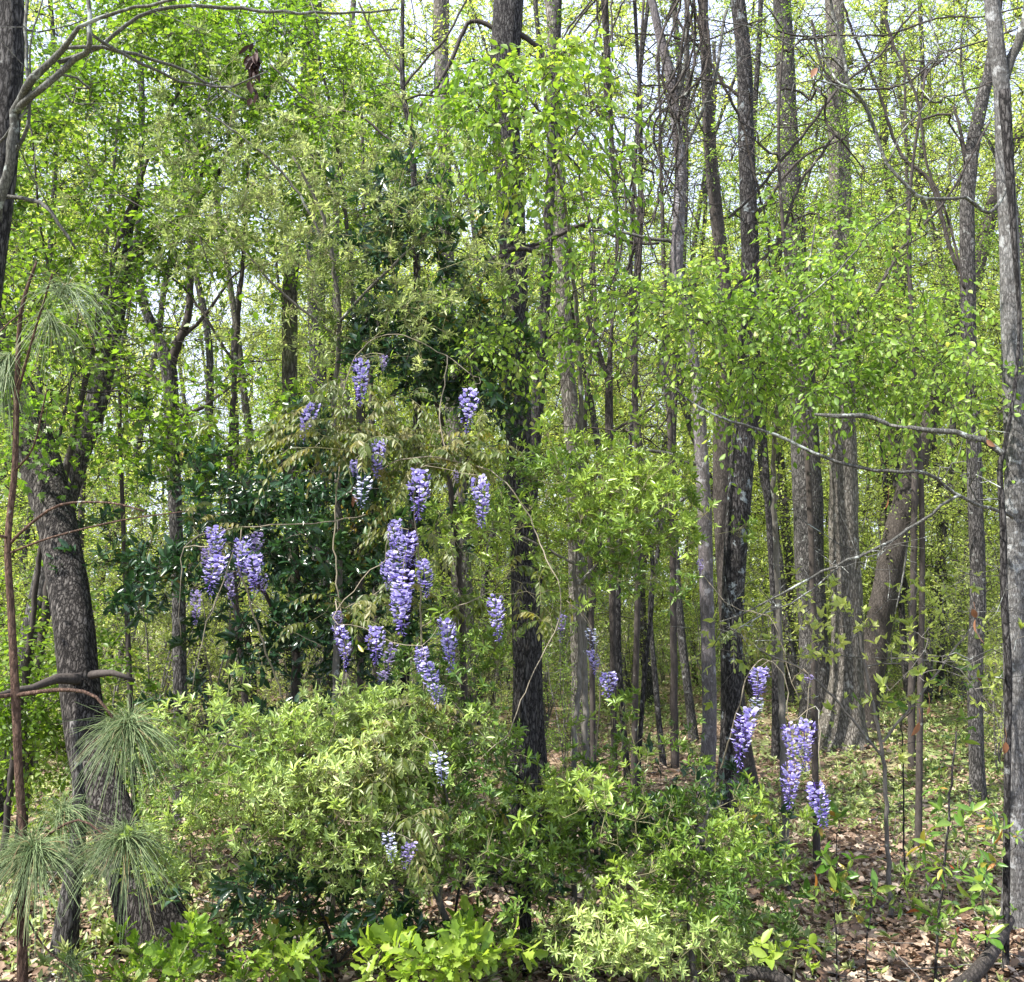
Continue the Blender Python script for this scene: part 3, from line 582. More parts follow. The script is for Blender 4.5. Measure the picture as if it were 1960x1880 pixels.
T('dark_twin_tree', 'brown grey trunk close behind the white blotched tree, leaning gently left as it rises',
  [(1428, 1500, 40), (1410, 1360, 36), (1396, 1200, 36), (1388, 1050, 36), (1382, 900, 36), (1384, 780, 34), (1390, 640, 28), (1384, 520, 28), (1370, 400, 26), (1358, 260, 24), (1352, 120, 22), (1346, 0, 20)], 9.6, 'bark_brown', H=12, S=18, twig_mat='twig_dark',
  bare=[(1380, 420, 9.6, 120, 200, 1.0, 22)])
T('ivy_trunk_tree', 'thick brown grey trunk with dark ivy around its middle behind the white blotched tree',
  [(1562, 1320, 56), (1556, 1200, 54), (1548, 1050, 56), (1546, 950, 56), (1540, 820, 52), (1532, 640, 46), (1520, 450, 42), (1508, 250, 40), (1500, 60, 38)], 13.5, 'bark_grey', H=15, S=18, twig_mat='twig_grey')
T('flared_pale_tree', 'sunlit pale trunk with a broad flared base standing in the right half of the photo',
  [(1612, 1432, 100), (1614, 1380, 78), (1620, 1300, 64), (1622, 1180, 58), (1616, 1050, 54), (1614, 900, 52), (1612, 750, 50), (1614, 600, 48), (1610, 430, 44), (1606, 300, 42), (1600, 150, 38), (1596, 0, 36)], 12.2, 'bark_pale', H=15, S=26, step=.06, flare=.25)
T('right_leaning_oak', 'dark brown oak leaning strongly right behind the sunlit flared trunk',
  [(1655, 1340, 54), (1676, 1230, 50), (1704, 1080, 47), (1728, 980, 46), (1754, 880, 44), (1790, 760, 40), (1826, 640, 37), (1858, 550, 32), (1886, 450, 28), (1920, 320, 26), (1980, 200, 22)], 13.2, 'bark_brown', H=11, S=20, twig_mat='twig_dark')
T('slim_furrowed_tree', 'slim grey furrowed tree left of the mottled trunk by the right edge',
  [(1870, 1480, 26), (1866, 1300, 27), (1872, 1150, 28), (1868, 1000, 28), (1862, 800, 28), (1854, 640, 29), (1852, 500, 28), (1852, 380, 27), (1862, 280, 27), (1878, 200, 26), (1896, 120, 22), (1910, 0, 20)], 9.5, 'bark_grey', H=11, S=18, step=.05, twig_mat='twig_dark',
  limbs=[[(1852, 450, 14), (1836, 520, 9), (1825, 500, 8), (1800, 400, 9), (1770, 340, 8), (1730, 300, 7), (1690, 200, 6), (1650, 100, 5), (1610, 0, 5)], [(1856, 330, 9), (1838, 260, 7), (1826, 200, 5)]],
  bare=[(1740, 250, 9.5, 130, 200, .9, 34)])
T('mottled_edge_tree', 'pale mottled grey trunk standing full height along the right edge of the photo',
  [(1948, 1740, 45), (1946, 1600, 41), (1945, 1450, 40), (1942, 1300, 40), (1942, 1150, 40), (1944, 1000, 40), (1944, 850, 39), (1938, 700, 38), (1934, 560, 38), (1930, 430, 36), (1922, 300, 34), (1918, 180, 32), (1905, 60, 31), (1898, -40, 29)], 5.6, 'bark_band', H=9, S=26, step=.035, twig_mat='twig_pale',
  limbs=[[(1924, 150, 20), (1945, 90, 20), (1960, 20, 20), (1975, -60, 18)], [(1938, 990, 8.0, 5.5), (1900, 972, 7.2, 5.4), (1850, 955, 7.2, 5.3), (1800, 930, 7.2, 5.3), (1770, 912, 7.2, 5.2), (1700, 903, 6.4, 5.2), (1630, 885, 6.4, 5.2), (1560, 868, 6.4, 5.2), (1480, 836, 5.6, 5.2), (1400, 805, 4.8, 5.1), (1340, 775, 4.0, 5.1), (1290, 735, 3.2, 5.1), (1270, 690, 2.4, 5.1)],
         [(1832, 950, 5.6, 5.3), (1800, 970, 5.6, 5.2), (1740, 1010, 5.6, 5.2), (1690, 1045, 5.6, 5.1), (1600, 1088, 4.8, 5.1), (1520, 1120, 4.0, 5.1), (1440, 1160, 3.2, 5.1), (1380, 1190, 2.4, 5.1)],
         [(1735, 1014, 4.0, 5.2), (1730, 1070, 4.0, 5.2), (1722, 1110, 3.2, 5.2), (1715, 1175, 2.4, 5.2)], [(1600, 1090, 3.2, 5.1), (1540, 1135, 3.2, 5.1), (1470, 1175, 2.4, 5.1), (1400, 1215, 1.6, 5.1)],
         [(1942, 330, 7.2, 5.5), (1900, 405, 7.2, 5.4), (1850, 382, 7.2, 5.3), (1800, 384, 7.2, 5.3), (1750, 372, 7.2, 5.2), (1700, 310, 7.2, 5.2), (1672, 240, 8.0, 5.2), (1655, 200, 8.0, 5.2), (1630, 170, 7.2, 5.1), (1608, 90, 7.2, 5.1), (1590, 0, 6.4, 5.1), (1580, -60, 6.4, 5)],
         [(1655, 200, 4.0, 5.2), (1600, 170, 4.0, 5.2), (1540, 100, 3.2, 5.2), (1460, 60, 2.4, 5.2), (1350, 40, 2.4, 5.2)], [(1700, 310, 3.2, 5.2), (1730, 250, 3.2, 5.2), (1790, 180, 3.2, 5.2), (1830, 110, 2.4, 5.2)],
         [(1655, 168, 4.0, 5.2), (1610, 163, 4.0, 5.2), (1570, 110, 3.2, 5.3), (1520, 40, 2.4, 5.3)], [(1750, 372, 4.0, 5.2), (1680, 430, 3.2, 5.2), (1600, 520, 3.2, 5.2), (1500, 600, 2.4, 5.3)]],
  bare=[(1640, 1060, 5.2, 130, 60, .3, 16), (1470, 1180, 5.1, 120, 60, .3, 14), (1700, 120, 5.2, 180, 120, .4, 26), (1740, 900, 5.2, 90, 50, .2, 6)])
T('branching_sapling', 'thin dark sapling with a pale lichen covered side branch in front of the mottled trunk',
  [(1925, 1900, 12), (1928, 1500, 12), (1930, 1300, 14), (1922, 1150, 14), (1920, 1010, 13), (1914, 900, 11), (1922, 860, 9), (1935, 790, 8), (1945, 720, 7), (1950, 600, 6)], 5.0, 'bark_dark', H=4.2, S=10, step=.05, flare=.1, twig_mat='twig_pale',
  limbs=[[(1918, 868, 13), (1880, 842, 12), (1830, 833, 11), (1770, 826, 10), (1735, 818, 7)], [(1700, 812, 8, 5.1), (1650, 798, 10, 5.1), (1605, 796, 9, 5.1), (1560, 790, 5, 5.1)], [(1740, 820, 6, 5.05), (1700, 811, 7, 5.1)]],
  bare=[(1900, 1180, 5, 90, 120, .3, 12), (1880, 900, 5, 80, 60, .3, 6)])
T('slender_stem_tree', 'slender fork topped stem reaching into the sky gap left of the central trunk',
  [(775, 1300, 18), (790, 1000, 17), (800, 700, 15), (795, 420, 14), (787, 260, 12), (775, 200, 11), (770, 140, 10), (770, 60, 8), (772, -20, 7)], 6.2, 'bark_dark', H=6, S=12, flare=.1, step=.05, twig_mat='twig_dark',
  limbs=[[(774, 165, 6), (800, 130, 5), (850, 75, 5), (900, -5, 4)], [(770, 140, 6), (740, 110, 5), (715, 70, 4), (690, 0, 4)], [(778, 190, 5), (830, 180, 4), (870, 172, 2)], [(784, 300, 7), (700, 230, 5), (600, 200, 4), (520, 120, 3)]],
  bare=[(740, 160, 6.2, 90, 100, .3, 14)])
T('thin_holly_stem', 'thin dark stem standing behind the dark glossy evergreen leaves left of the wisteria',
  [(572, 1380, 22), (566, 1250, 20), (560, 1080, 20), (556, 900, 26), (555, 760, 30), (554, 620, 32), (556, 540, 30)], 8.0, 'bark_moss', H=4.5, S=14)
T('pale_stub_tree', 'white barked trunk glimpsed through the gap right of the largest wisteria cascade',
  [(892, 1330, 44), (888, 1200, 40), (882, 1060, 38), (874, 900, 34), (862, 700, 30), (852, 400, 28), (848, 200, 28), (842, 0, 26)], 13.0, 'bark_pale', H=14, S=18)
T('top_left_grey_tree', 'pale grey trunk standing among the canopy left of the central tree',
  [(620, 1300, 34), (612, 900, 34), (604, 500, 34), (596, 250, 33), (592, 120, 33), (600, 0, 32)], 14.0, 'bark_grey', H=15)
T('bottom_left_stump_stem', 'short grey green stem beside the foot of the leaning oak in the bottom left corner',
  [(118, 1830, 44), (128, 1760, 38), (140, 1680, 32), (150, 1600, 28), (150, 1500, 22), (140, 1380, 14)], 5.0, 'bark_grey', H=2.2, up=False, S=18)
T('red_brown_stem_tree', 'thin dark tree with a bare forked top between the wisteria and the pale trunks',
  [(1175, 1400, 12), (1172, 1150, 13), (1168, 950, 14), (1166, 800, 16), (1166, 720, 14), (1168, 680, 9), (1172, 600, 7), (1180, 450, 5)], 8.0, 'bark_brown', H=6.5, S=10, twig_mat='twig_dark',
  limbs=[[(1165, 735, 12), (1150, 690, 11), (1135, 650, 9), (1120, 590, 6), (1118, 500, 4)], [(1168, 830, 6), (1230, 790, 5), (1290, 740, 3)]],
  bare=[(1200, 720, 8, 90, 120, .6, 26)])

for (lab, sp_, d_, bl) in [
    ('bare twiggy sapling tangled with hanging vine strands at the top right of centre', [(1215, 1380, 12), (1222, 1000, 11), (1216, 700, 10), (1228, 400, 8), (1222, 200, 6), (1232, 0, 5)], 7.4, [(1240, 200, 7.4, 150, 220, .7, 95), (1180, 420, 7.4, 90, 160, .5, 20), (1260, 760, 7.4, 70, 120, .5, 40)]),
    ('bare twiggy young tree spreading dark crossing twigs over the upper right', [(1560, 1450, 13), (1552, 1000, 12), (1530, 700, 10), (1500, 450, 8), (1490, 250, 6), (1500, 60, 4)], 7.0, [(1500, 180, 7, 190, 190, .7, 110), (1620, 420, 7, 150, 140, .6, 30), (1440, 540, 7, 110, 120, .5, 20)]),
    ('bare twiggy young tree reaching over the top right corner', [(1760, 1420, 13), (1765, 1000, 11), (1750, 700, 9), (1740, 400, 7), (1770, 150, 5)], 7.8, [(1780, 200, 7.8, 190, 190, .7, 95), (1700, 540, 7.8, 130, 110, .6, 20), (1900, 120, 7.8, 90, 120, .5, 20)]),
    ('bare twiggy sapling rising behind the bronze wisteria leaves', [(1135, 1400, 11), (1130, 1100, 10), (1120, 800, 8), (1140, 600, 6), (1130, 450, 4)], 7.6, [(1130, 640, 7.6, 110, 150, .5, 40), (900, 120, 7.6, 160, 120, .5, 20), (1150, 900, 7.6, 90, 90, .4, 14)]),
    ('bare twiggy sapling showing against the white sky at the left', [(250, 1350, 11), (240, 1100, 10), (230, 850, 8), (225, 700, 6), (180, 560, 4)], 8.2, [(230, 720, 8.2, 150, 130, .5, 34), (420, 800, 8.2, 120, 100, .5, 18)])]:
    T('bare_sapling', lab, sp_, d_, 'twig_dark', H=5.8, S=8, flare=.1, up=False, group=None, bare=bl)
# more slim trunks seen between the others, each at its own place
slim = [(1190, 10.5, 15, 300, 'bark_dark'), (1232, 9.0, 12, 500, 'bark_dark'), (1262, 11, 14, 700, 'bark_grey'), (1130, 14, 22, 650, 'bark_grey'), (460, 12, 24, 560, 'bark_moss'), (1476, 11.5, 20, 0, 'bark_dark'),
        (1320, 13, 22, 0, 'bark_grey'), (1500, 18, 26, 300, 'bark_grey'), (1790, 17, 20, 500, 'bark_grey'), (1700, 18, 30, 0, 'bark_moss'), (400, 15, 26, 500, 'bark_grey'), (220, 16, 28, 1000, 'bark_grey'), (660, 12, 24, 90, 'bark_pale'), (700, 16, 26, 900, 'bark_grey'),
        (1235, 17, 28, 900, 'bark_grey'), (1840, 20, 34, 900, 'bark_grey'), (930, 17, 24, 1000, 'bark_brown'), (60, 14, 26, 1000, 'bark_grey'), (1725, 15.5, 18, 350, 'bark_dark')]
for (px, d, wd, top, bk) in slim:
    yb = 1170 + 1.6 * F / d; ln = rng.normal() * 22; ys_ = np.linspace(yb, top - 20 if top else -20, 6)
    sp_ = [(px + ln * ((yb - y_) / yb) + (rng.normal() * 6 if k else 0), y_, .72 * wd * (1.05 - 0.35 * k / 5)) for k, y_ in enumerate(ys_)]; sp_ = [(a_ + 16 * math.sin(ln + k_ * 1.3), b_, c_) for k_, (a_, b_, c_) in enumerate(sp_)]
    T('slim_tree', 'slim upright trunk standing deeper in the wood between the nearer trees', sp_, d, bk, H=10 + rng.random() * 5, S=10, step=.12, group='slim trunks deeper in the wood', twig_mat='twig_dark',
      bare=[(px, 350, d, 110, 330, 1.0, 16), (px, 950, d, 80, 160, .8, 6)])

# ------------------------------------------------------------------ woods behind: trees copied from a few grown sources
def wood_source(k, mat):
    H = 9 + 2 * rng.random(); r = rng.random() * 6
    z = np.linspace(-.1, H, 14); pts = np.stack([0.4 * np.sin(0.6 * z + r) + .12 * np.sin(1.9 * z), 0.3 * np.cos(0.4 * z + r), z], -1); rad = np.linspace(.06, .012, 14)
    p, rr = smooth_path(pts, rad, .3)
    root = empty('woodland_tree', (0, 0, 0), 'leafy young tree with a thin trunk in the bright yellow green wood behind', 'tree', 'leafy trees in the wood behind')
    g = Geo(); tube(g, p, rr, 9, .05, rnd=.5); g.build('trunk', M['bark_grey' if k % 2 else 'bark_dark'], root, smooth=True)
    n = 190; zt = 1.2 + (H) * rng.random(n); rm = 0.5 + 2.2 * np.sin(np.clip((zt - .8) / (H + 1), 0, 1) * PI) ** .7
    a = rng.random(n) * 2 * PI; rr_ = rm * rng.random(n) ** .5
    Tg = np.stack([rr_ * np.cos(a), rr_ * np.sin(a), zt], -1)
    nodes, par, ch = grow(p, Tg, .3, .15)
    gb = Geo(); st = dict(mat=M[mat], tw=12, Lt=.42, m=8, L=.055, W=.031, tpl='diamond', droop=.2, r0=.003, tone=.5, tonev=.35, flat=.7)
    foliage(root, nodes, par, ch, len(p), st, .004, .05, gb=gb, name_leaf='crown'); gb.build('branch_sprays', M['twig_dark'], root)
    return root
def copy_thing(src, loc, rz, sc, label=None):
    r = src.copy(); COL.objects.link(r); r.location = loc; r.rotation_euler = (0, 0, rz); r.scale = (sc, sc, sc)
    if label: r['label'] = label
    for ch in src.children:
        c = ch.copy(); COL.objects.link(c); c.parent = r
    return r
src = [wood_source(k, 'leaf_far') for k in range(4)]
placed = []; cnt = 0; tries = 0
while cnt < 84 and tries < 6000:
    tries += 1
    d = 12 + 27 * rng.random() ** .9; px = -150 + 2260 * rng.random()
    x = (px - CX) / F * d; 
    if any((x - a_) ** 2 + (d - b_) ** 2 < 1.5 ** 2 for a_, b_ in placed): continue
    # the wood is thinner on the left, where the sky shows through
    if (120 < px < 520 or 1175 < px < 1290 or 1005 < px < 1060) and rng.random() < .9: continue
    if px < 620 and rng.random() < .5: continue
    if 1330 < px < 1960 and d < 15: continue
    placed.append((x, d)); loc = (x, d, float(gh(x, d))); rz = rng.random() * 6.28; sc = .8 + .5 * rng.random()
    if cnt < 4: s = src[cnt]; s.location = loc; s.rotation_euler = (0, 0, rz); s.scale = (sc, sc, sc)
    else: copy_thing(src[cnt % 4], loc, rz, sc)
    cnt += 1

# understory shrubs
def shrub_source(k, mat, H, nT, L, W, tw, m=5, wood='twig_grey', spread=.75, name='understory_shrub', label='', grp=''):
    root = empty(name, (0, 0, 0), label, 'shrub', grp)
    st_ = []; gb = Geo()
    for j in range(5):
        a = rng.random() * 6.28; zz = np.linspace(-.05, H * .8, 7); lean = (0.1 + .35 * rng.random()) * spread
        p = np.stack([np.cos(a) * lean * zz * (0.5 + zz / H), np.sin(a) * lean * zz * (0.5 + zz / H), zz], -1) + rng.normal(size=(7, 3)) * .02; p[0, 2] = -.05
        p, rr = smooth_path(p, np.linspace(.012, .004, 7), .1); tube(gb, p, rr, 6, rnd=rng.random()); st_.append(p)
    a = rng.random(nT) * 6.28; z = H * (0.15 + .9 * rng.random(nT)); r_ = spread * H * .55 * rng.random(nT) ** .5 * np.sqrt(np.clip(z / H, .15, 1))
    nodes, par, ch = grow(np.vstack(st_), np.stack([r_ * np.cos(a), r_ * np.sin(a), z], -1), .12, .2)
    foliage(root, nodes, par, ch, 1, dict(mat=M[mat], tw=tw, Lt=.16, m=m, L=L, W=W, tpl='diamond', droop=.1, r0=.0018, tone=.5, tonev=.3, flat=.6), .002, .012, gb=gb)
    gb.build('stem_sprays', M[wood], root); return root
us = [shrub_source(k, 'leaf_under' if k != 1 else 'leaf_spray', 1.9 + .4 * k, 90, .038, .018, 7, label='twiggy understory shrub with small olive green leaves among the trunks behind', grp='twiggy shrubs under the trees') for k in range(3)]
placed = []; cnt = 0; tries = 0
while cnt < 130 and tries < 8000:
    tries += 1
    d = 9.5 + 20 * rng.random(); px = -50 + 2060 * rng.random(); x = (px - CX) / F * d
    if any((x - a_) ** 2 + (d - b_) ** 2 < .8 ** 2 for a_, b_ in placed): continue
    if 120 < px < 560 and d < 22 and rng.random() < .7: continue
    if 1300 < px < 1860 and d < 15.5: continue
    placed.append((x, d)); loc = (x, d, float(gh(x, d))); rz = rng.random() * 6.28; sc = .55 + .75 * rng.random()
    if cnt < 3: s = us[cnt]; s.location = loc; s.rotation_euler = (0, 0, rz); s.scale = (sc,) * 3
    else: copy_thing(us[cnt % 3], loc, rz, sc)
    cnt += 1

# far wood, one mass
g = Geo(); n = 430000
d = 38 + 24 * rng.random(n); px = -250 + 2460 * rng.random(n); x = (px - CX) / F * d; z = rng.random(n) ** .8 * 20
c = (np.sin(.55 * x + 2 * np.sin(.23 * d)) + np.sin(.8 * z + .9 * x + 1.3) + np.sin(1.7 * x - .6 * z) * .7 + np.sin(.33 * x + .21 * z + .4 * d))
left = np.clip((560 - px) / 300, 0, 1)
keep = rng.random(n) < np.clip(.66 + .28 * c - .42 * left * (z > 1.6) - .028 * z, .02, 1); 
pos = np.stack([x, d, z], -1)[keep]; k2 = not_gap(pos, .10, 1.0); pos = pos[k2]; n = len(pos)
leaves(g, pos, rvec(n), rvec(n), .10 + .12 * rng.random(n), .06 + .07 * rng.random(n), 'diamond', .45 + .25 * np.sin(.6 * pos[:, 0]) * np.sin(.5 * pos[:, 2]) + rng.normal(size=n) * .2)
tag(g.build('far_woods', M['leaf_far']), 'bright yellow green foliage of the distant wood with sky showing through', 'distant woods', kind='stuff')
g = Geo(); n = 75; x0 = -26 + 54 * rng.random(n); d = 38 + 30 * rng.random(n)
zz = np.linspace(-.2, 18, 7); pts = np.stack([np.stack([x0 + rng.normal(size=n) * .25 + (rng.normal(size=n) * .04) * z_, d, np.full(n, z_)], -1) for z_ in zz], 1)
tubes(g, pts, (.06 + .13 * rng.random(n))[:, None] * np.linspace(1.1, .4, 7), 6)
tag(g.build('far_trunks_woods', M['bark_grey'], smooth=True), 'thin grey trunks crowded together in the distant wood', 'distant trunks', kind='stuff')

# ------------------------------------------------------------------ nearer leafy trees and sprays
def leafy(name, label, stems, blobs, st, wood, cat='tree', d=6, r_tip=.0016, r_max=.02, gap=None, group=None, step=.12, sag=0.0, wname='branch_sprays', lname='foliage', sway=.18):
    """stems: list of specs [(px,py,w,d)...] from the ground up"""
    gs = Geo(); roots = []
    for i_, s in enumerate(stems):
        p, r = trunk_world(s, d)
        if i_ == 0:
            z0 = gh(p[0][0], p[0][1])
            if p[0][2] > z0 + .03:
                b = p[0].copy(); b[2] = z0 - .03; b[0] += (p[0][0] - p[1][0]) * .3; p = np.vstack([[b], p]); r = np.concatenate([[r[0] * 1.15], r])
        p, r = smooth_path(p, r, .05); p[1:-1] += rng.normal(size=p[1:-1].shape) * .003
        tube(gs, p, r, 8, .05, seed=rng.random() * 6, rnd=rng.random()); roots.append(p)
    root = empty(name, roots[0][0], label, cat, group)
    gs.build('trunk' if cat == 'tree' else 'stems', M[wood], root, smooth=True, origin=root.location)
    Tg = blob_points(blobs)
    if gap is not None: Tg = Tg[not_gap(Tg, gap)]
    nodes, par, ch = grow(np.vstack(roots), Tg, step, sway, sag)
    st = dict(st); 
    gb = Geo(); foliage(root, nodes, par, ch, 1, st, r_tip, r_max, gb=gb, name_leaf=lname); gb.build(wname, M[wood if 'twood' not in st else st['twood']], root, origin=root.location)
    return root
CAN = dict(mat=M['leaf_canopy'], tw=9, Lt=.27, m=7, L=.043, W=.024, tpl='ovate', droop=.35, tone=.4, tonev=.35, twood='twig_dark', gapkeep=.2, flat=.5)
leafy('canopy_tree', 'leafy mid green tree filling the top left behind the bare grey arching limbs', [[(60, 1400, 16, 7.2), (110, 1000, 14, 7.2), (170, 700, 12, 7.2), (240, 420, 9, 7.2), (330, 200, 6, 7.2), (420, 20, 4, 7.2)], [(170, 700, 7, 7.2), (90, 500, 5, 7.1), (60, 250, 4, 7)]],
      [(110, 330, 7.0, 200, 210, .9, 85), (330, 180, 7.2, 260, 170, .9, 90), (150, 90, 7.4, 260, 130, .9, 40)], CAN, 'twig_dark', gap=.15)
leafy('canopy_tree', 'leafy mid green tree behind the Y shaped trunk on the left', [[(470, 1350, 14, 8), (440, 1000, 12, 8), (450, 700, 10, 8), (470, 420, 7, 8), (480, 180, 5, 8)], [(450, 700, 6, 8), (360, 560, 5, 8), (280, 500, 4, 8)]],
      [(440, 440, 7.8, 200, 130, .9, 70), (190, 540, 7.6, 180, 80, .9, 40), (560, 330, 8, 150, 160, .8, 36)], CAN, 'twig_dark', gap=.12)
leafy('canopy_tree', 'bright green leafy tree along the top edge between the left canopy and the central trunk', [[(690, 1350, 14, 7.4), (690, 900, 12, 7.4), (670, 500, 9, 7.4), (640, 250, 7, 7.4), (600, 60, 4, 7.4)]],
      [(480, 50, 7.2, 170, 70, .7, 50), (590, 215, 7.2, 130, 60, .6, 34), (700, 210, 7.6, 140, 130, .7, 26), (340, 30, 7.2, 120, 60, .6, 26)], {**CAN, 'mat': M['leaf_bright']}, 'twig_dark', gap=.3)
FIN = {**CAN, 'L': .036, 'W': .019, 'tpl': 'diamond', 'm': 8, 'Lt': .34, 'tw': 12, 'gapkeep': .1}
leafy('canopy_tree', 'leafy tree deeper in the wood filling behind the left limbs and the sky gaps', [[(150, 1300, 14, 10.5), (160, 900, 12, 10.5), (200, 500, 9, 10.5), (240, 100, 5, 10.5)]],
      [(200, 210, 10.5, 330, 230, 1.5, 80), (70, 900, 10.5, 110, 150, 1, 18), (500, 450, 10.5, 180, 100, 1, 18), (300, 980, 10.5, 200, 70, 1, 20)], FIN, 'twig_dark', gap=.12)
leafy('canopy_tree', 'leafy tree deeper in the wood behind the pale olive oak', [[(720, 1300, 14, 10), (715, 900, 12, 10), (700, 500, 9, 10), (690, 150, 5, 10)]],
      [(740, 350, 10, 260, 280, 1.5, 90), (820, 700, 10, 180, 220, 1, 50), (590, 760, 10, 140, 170, 1, 36), (640, 60, 10, 240, 120, 1, 26)], {**FIN, 'mat': M['leaf_bright']}, 'twig_dark', gap=.12)
leafy('canopy_tree', 'thin leaved yellow green tree deeper in the wood at the upper centre right', [[(1290, 1300, 14, 11), (1285, 900, 12, 11), (1270, 500, 9, 11), (1260, 100, 5, 11)]],
      [(1230, 330, 11, 230, 330, 1.5, 46), (1480, 300, 11, 230, 300, 1.5, 60), (1440, 420, 11, 200, 150, 1, 20)], {**FIN, 'mat': M['leaf_spray']}, 'twig_dark', gap=.12)
leafy('canopy_tree', 'thin leaved yellow green tree deeper in the wood in the upper right', [[(1745, 1300, 14, 11), (1750, 900, 12, 11), (1740, 500, 9, 11), (1730, 100, 5, 11)]],
      [(1740, 260, 11, 280, 280, 1.5, 75), (1830, 600, 11, 200, 200, 1.2, 36), (1580, 420, 11, 160, 160, 1, 40)], {**FIN, 'mat': M['leaf_spray']}, 'twig_dark', gap=.2)
leafy('maple_sapling', 'low tree with flat layers of lobed green leaves in front of the leaning oak', [[(20, 1500, 12, 6.2), (60, 1200, 11, 6.2), (90, 950, 9, 6.2), (130, 760, 6, 6.2), (150, 600, 4, 6.2)]],
      [(40, 790, 5.6, 90, 60, .5, 20), (290, 760, 6.2, 260, 60, .6, 46), (420, 850, 6.4, 150, 60, .5, 26), (130, 640, 6.2, 130, 70, .5, 26), (330, 830, 6.2, 200, 50, .5, 26)],
      {**CAN, 'tpl': 'star', 'L': .046, 'W': .046, 'm': 4, 'tw': 7, 'mat': M['leaf_bright'], 'tone': .3, 'gapkeep': .5}, 'twig_dark', gap=.5)
leafy('low_left_shrub', 'dense green leafed shrub low on the left edge behind the reddish pine stem', [[(40, 1500, 10, 6.6), (50, 1350, 8, 6.6), (60, 1200, 6, 6.6)]],
      [(50, 1280, 6.6, 130, 130, .6, 60), (60, 1420, 6.6, 120, 100, .5, 40), (260, 1440, 7.0, 90, 80, .5, 20)], {**CAN, 'gapkeep': 1, 'tone': .45}, 'twig_dark', cat='shrub')
leafy('catkin_oak', 'oak with drooping pale olive young leaves spreading over the upper centre left', [[(640, 1400, 15, 5.8), (650, 1050, 13, 5.8), (640, 800, 11, 5.8), (650, 600, 9, 5.7), (620, 420, 7, 5.6), (560, 300, 4, 5.5)], [(645, 620, 7, 5.7), (740, 520, 6, 5.6), (850, 420, 4, 5.6)], [(640, 640, 6, 5.7), (540, 560, 5, 5.6), (430, 440, 4, 5.5)], [(640, 500, 5, 5.6), (540, 330, 5, 5.5), (380, 200, 3, 5.4)]],
      [(560, 330, 5.5, 250, 170, .7, 80), (430, 250, 5.4, 190, 120, .6, 30), (700, 540, 5.6, 260, 140, .6, 95), (820, 400, 5.7, 150, 140, .6, 45), (490, 450, 5.6, 170, 90, .6, 30), (640, 620, 5.6, 180, 60, .5, 22)],
      dict(kind='whorl', mat=M['leaf_olive'], tw=11, Lt=.06, m=7, L=.036, W=.0095, tpl='diamond', open=1.35, rise=-.2, tone=.45, tonev=.4, twood='twig_green', gapkeep=.2, r0=.0012, spread=.9), 'twig_grey', gap=.2, r_tip=.0013)
leafy('bright_spray_tree', 'slim young tree with large fresh green leaves spreading in front of the central trunk', [[(1120, 1350, 12, 6.2), (1115, 1000, 11, 6.2), (1110, 700, 9, 6.0), (1090, 450, 7, 5.6), (1060, 300, 5, 5.2), (1020, 180, 3, 5)]],
      [(1090, 95, 5.0, 60, 22, .2, 7), (1010, 130, 5.0, 110, 22, .3, 16), (930, 185, 5.0, 120, 22, .3, 18), (1080, 205, 5, 100, 26, .3, 16), (1000, 250, 5.1, 120, 26, .3, 16), (1090, 290, 5.1, 110, 26, .35, 12), (980, 335, 5.2, 110, 26, .3, 12), (1110, 390, 5.2, 100, 30, .3, 8)],
      dict(mat=M['leaf_bright'], tw=4, Lt=.18, m=5, L=.048, W=.025, droop=.8, tone=.5, tonev=.3, twood='twig_dark', up=.3, flat=.6), 'twig_grey', gap=.8)
leafy('yellow_green_spray_tree', 'young tree spreading wide flat layers of yellow green leaves across the right middle', [[(1500, 1450, 13, 6.6), (1490, 1150, 12, 6.6), (1480, 900, 10, 6.4), (1500, 700, 8, 6.1), (1540, 560, 5, 5.9), (1560, 430, 3, 5.8)], [(1490, 740, 7, 6.1), (1350, 620, 5, 5.9), (1180, 560, 4, 5.8)], [(1500, 700, 7, 6.1), (1680, 640, 5, 5.9), (1850, 720, 4, 5.8)]],
      [(1250, 570, 5.8, 190, 30, .5, 24), (1230, 640, 5.8, 170, 30, .5, 20), (1120, 520, 5.8, 90, 60, .4, 14), (1400, 600, 5.8, 200, 35, .5, 28), (1450, 690, 5.8, 210, 35, .5, 34), (1650, 590, 5.8, 180, 35, .5, 28), (1680, 670, 5.8, 180, 30, .5, 34), (1840, 700, 5.8, 140, 50, .5, 36), (1500, 745, 5.9, 220, 26, .5, 34), (1740, 765, 5.9, 180, 30, .4, 28),
       (1560, 500, 5.7, 100, 80, .4, 30), (1380, 560, 5.8, 120, 60, .4, 24), (1640, 420, 5.6, 60, 60, .3, 6), (960, 660, 5.6, 110, 50, .4, 22), (840, 560, 5.6, 60, 30, .3, 4)],
      dict(mat=M['leaf_spray'], tw=4, Lt=.26, m=6, L=.044, W=.023, droop=.7, tone=.45, tonev=.35, twood='twig_dark', up=.5, flat=.6, gapkeep=.3), 'twig_grey', gap=.4)

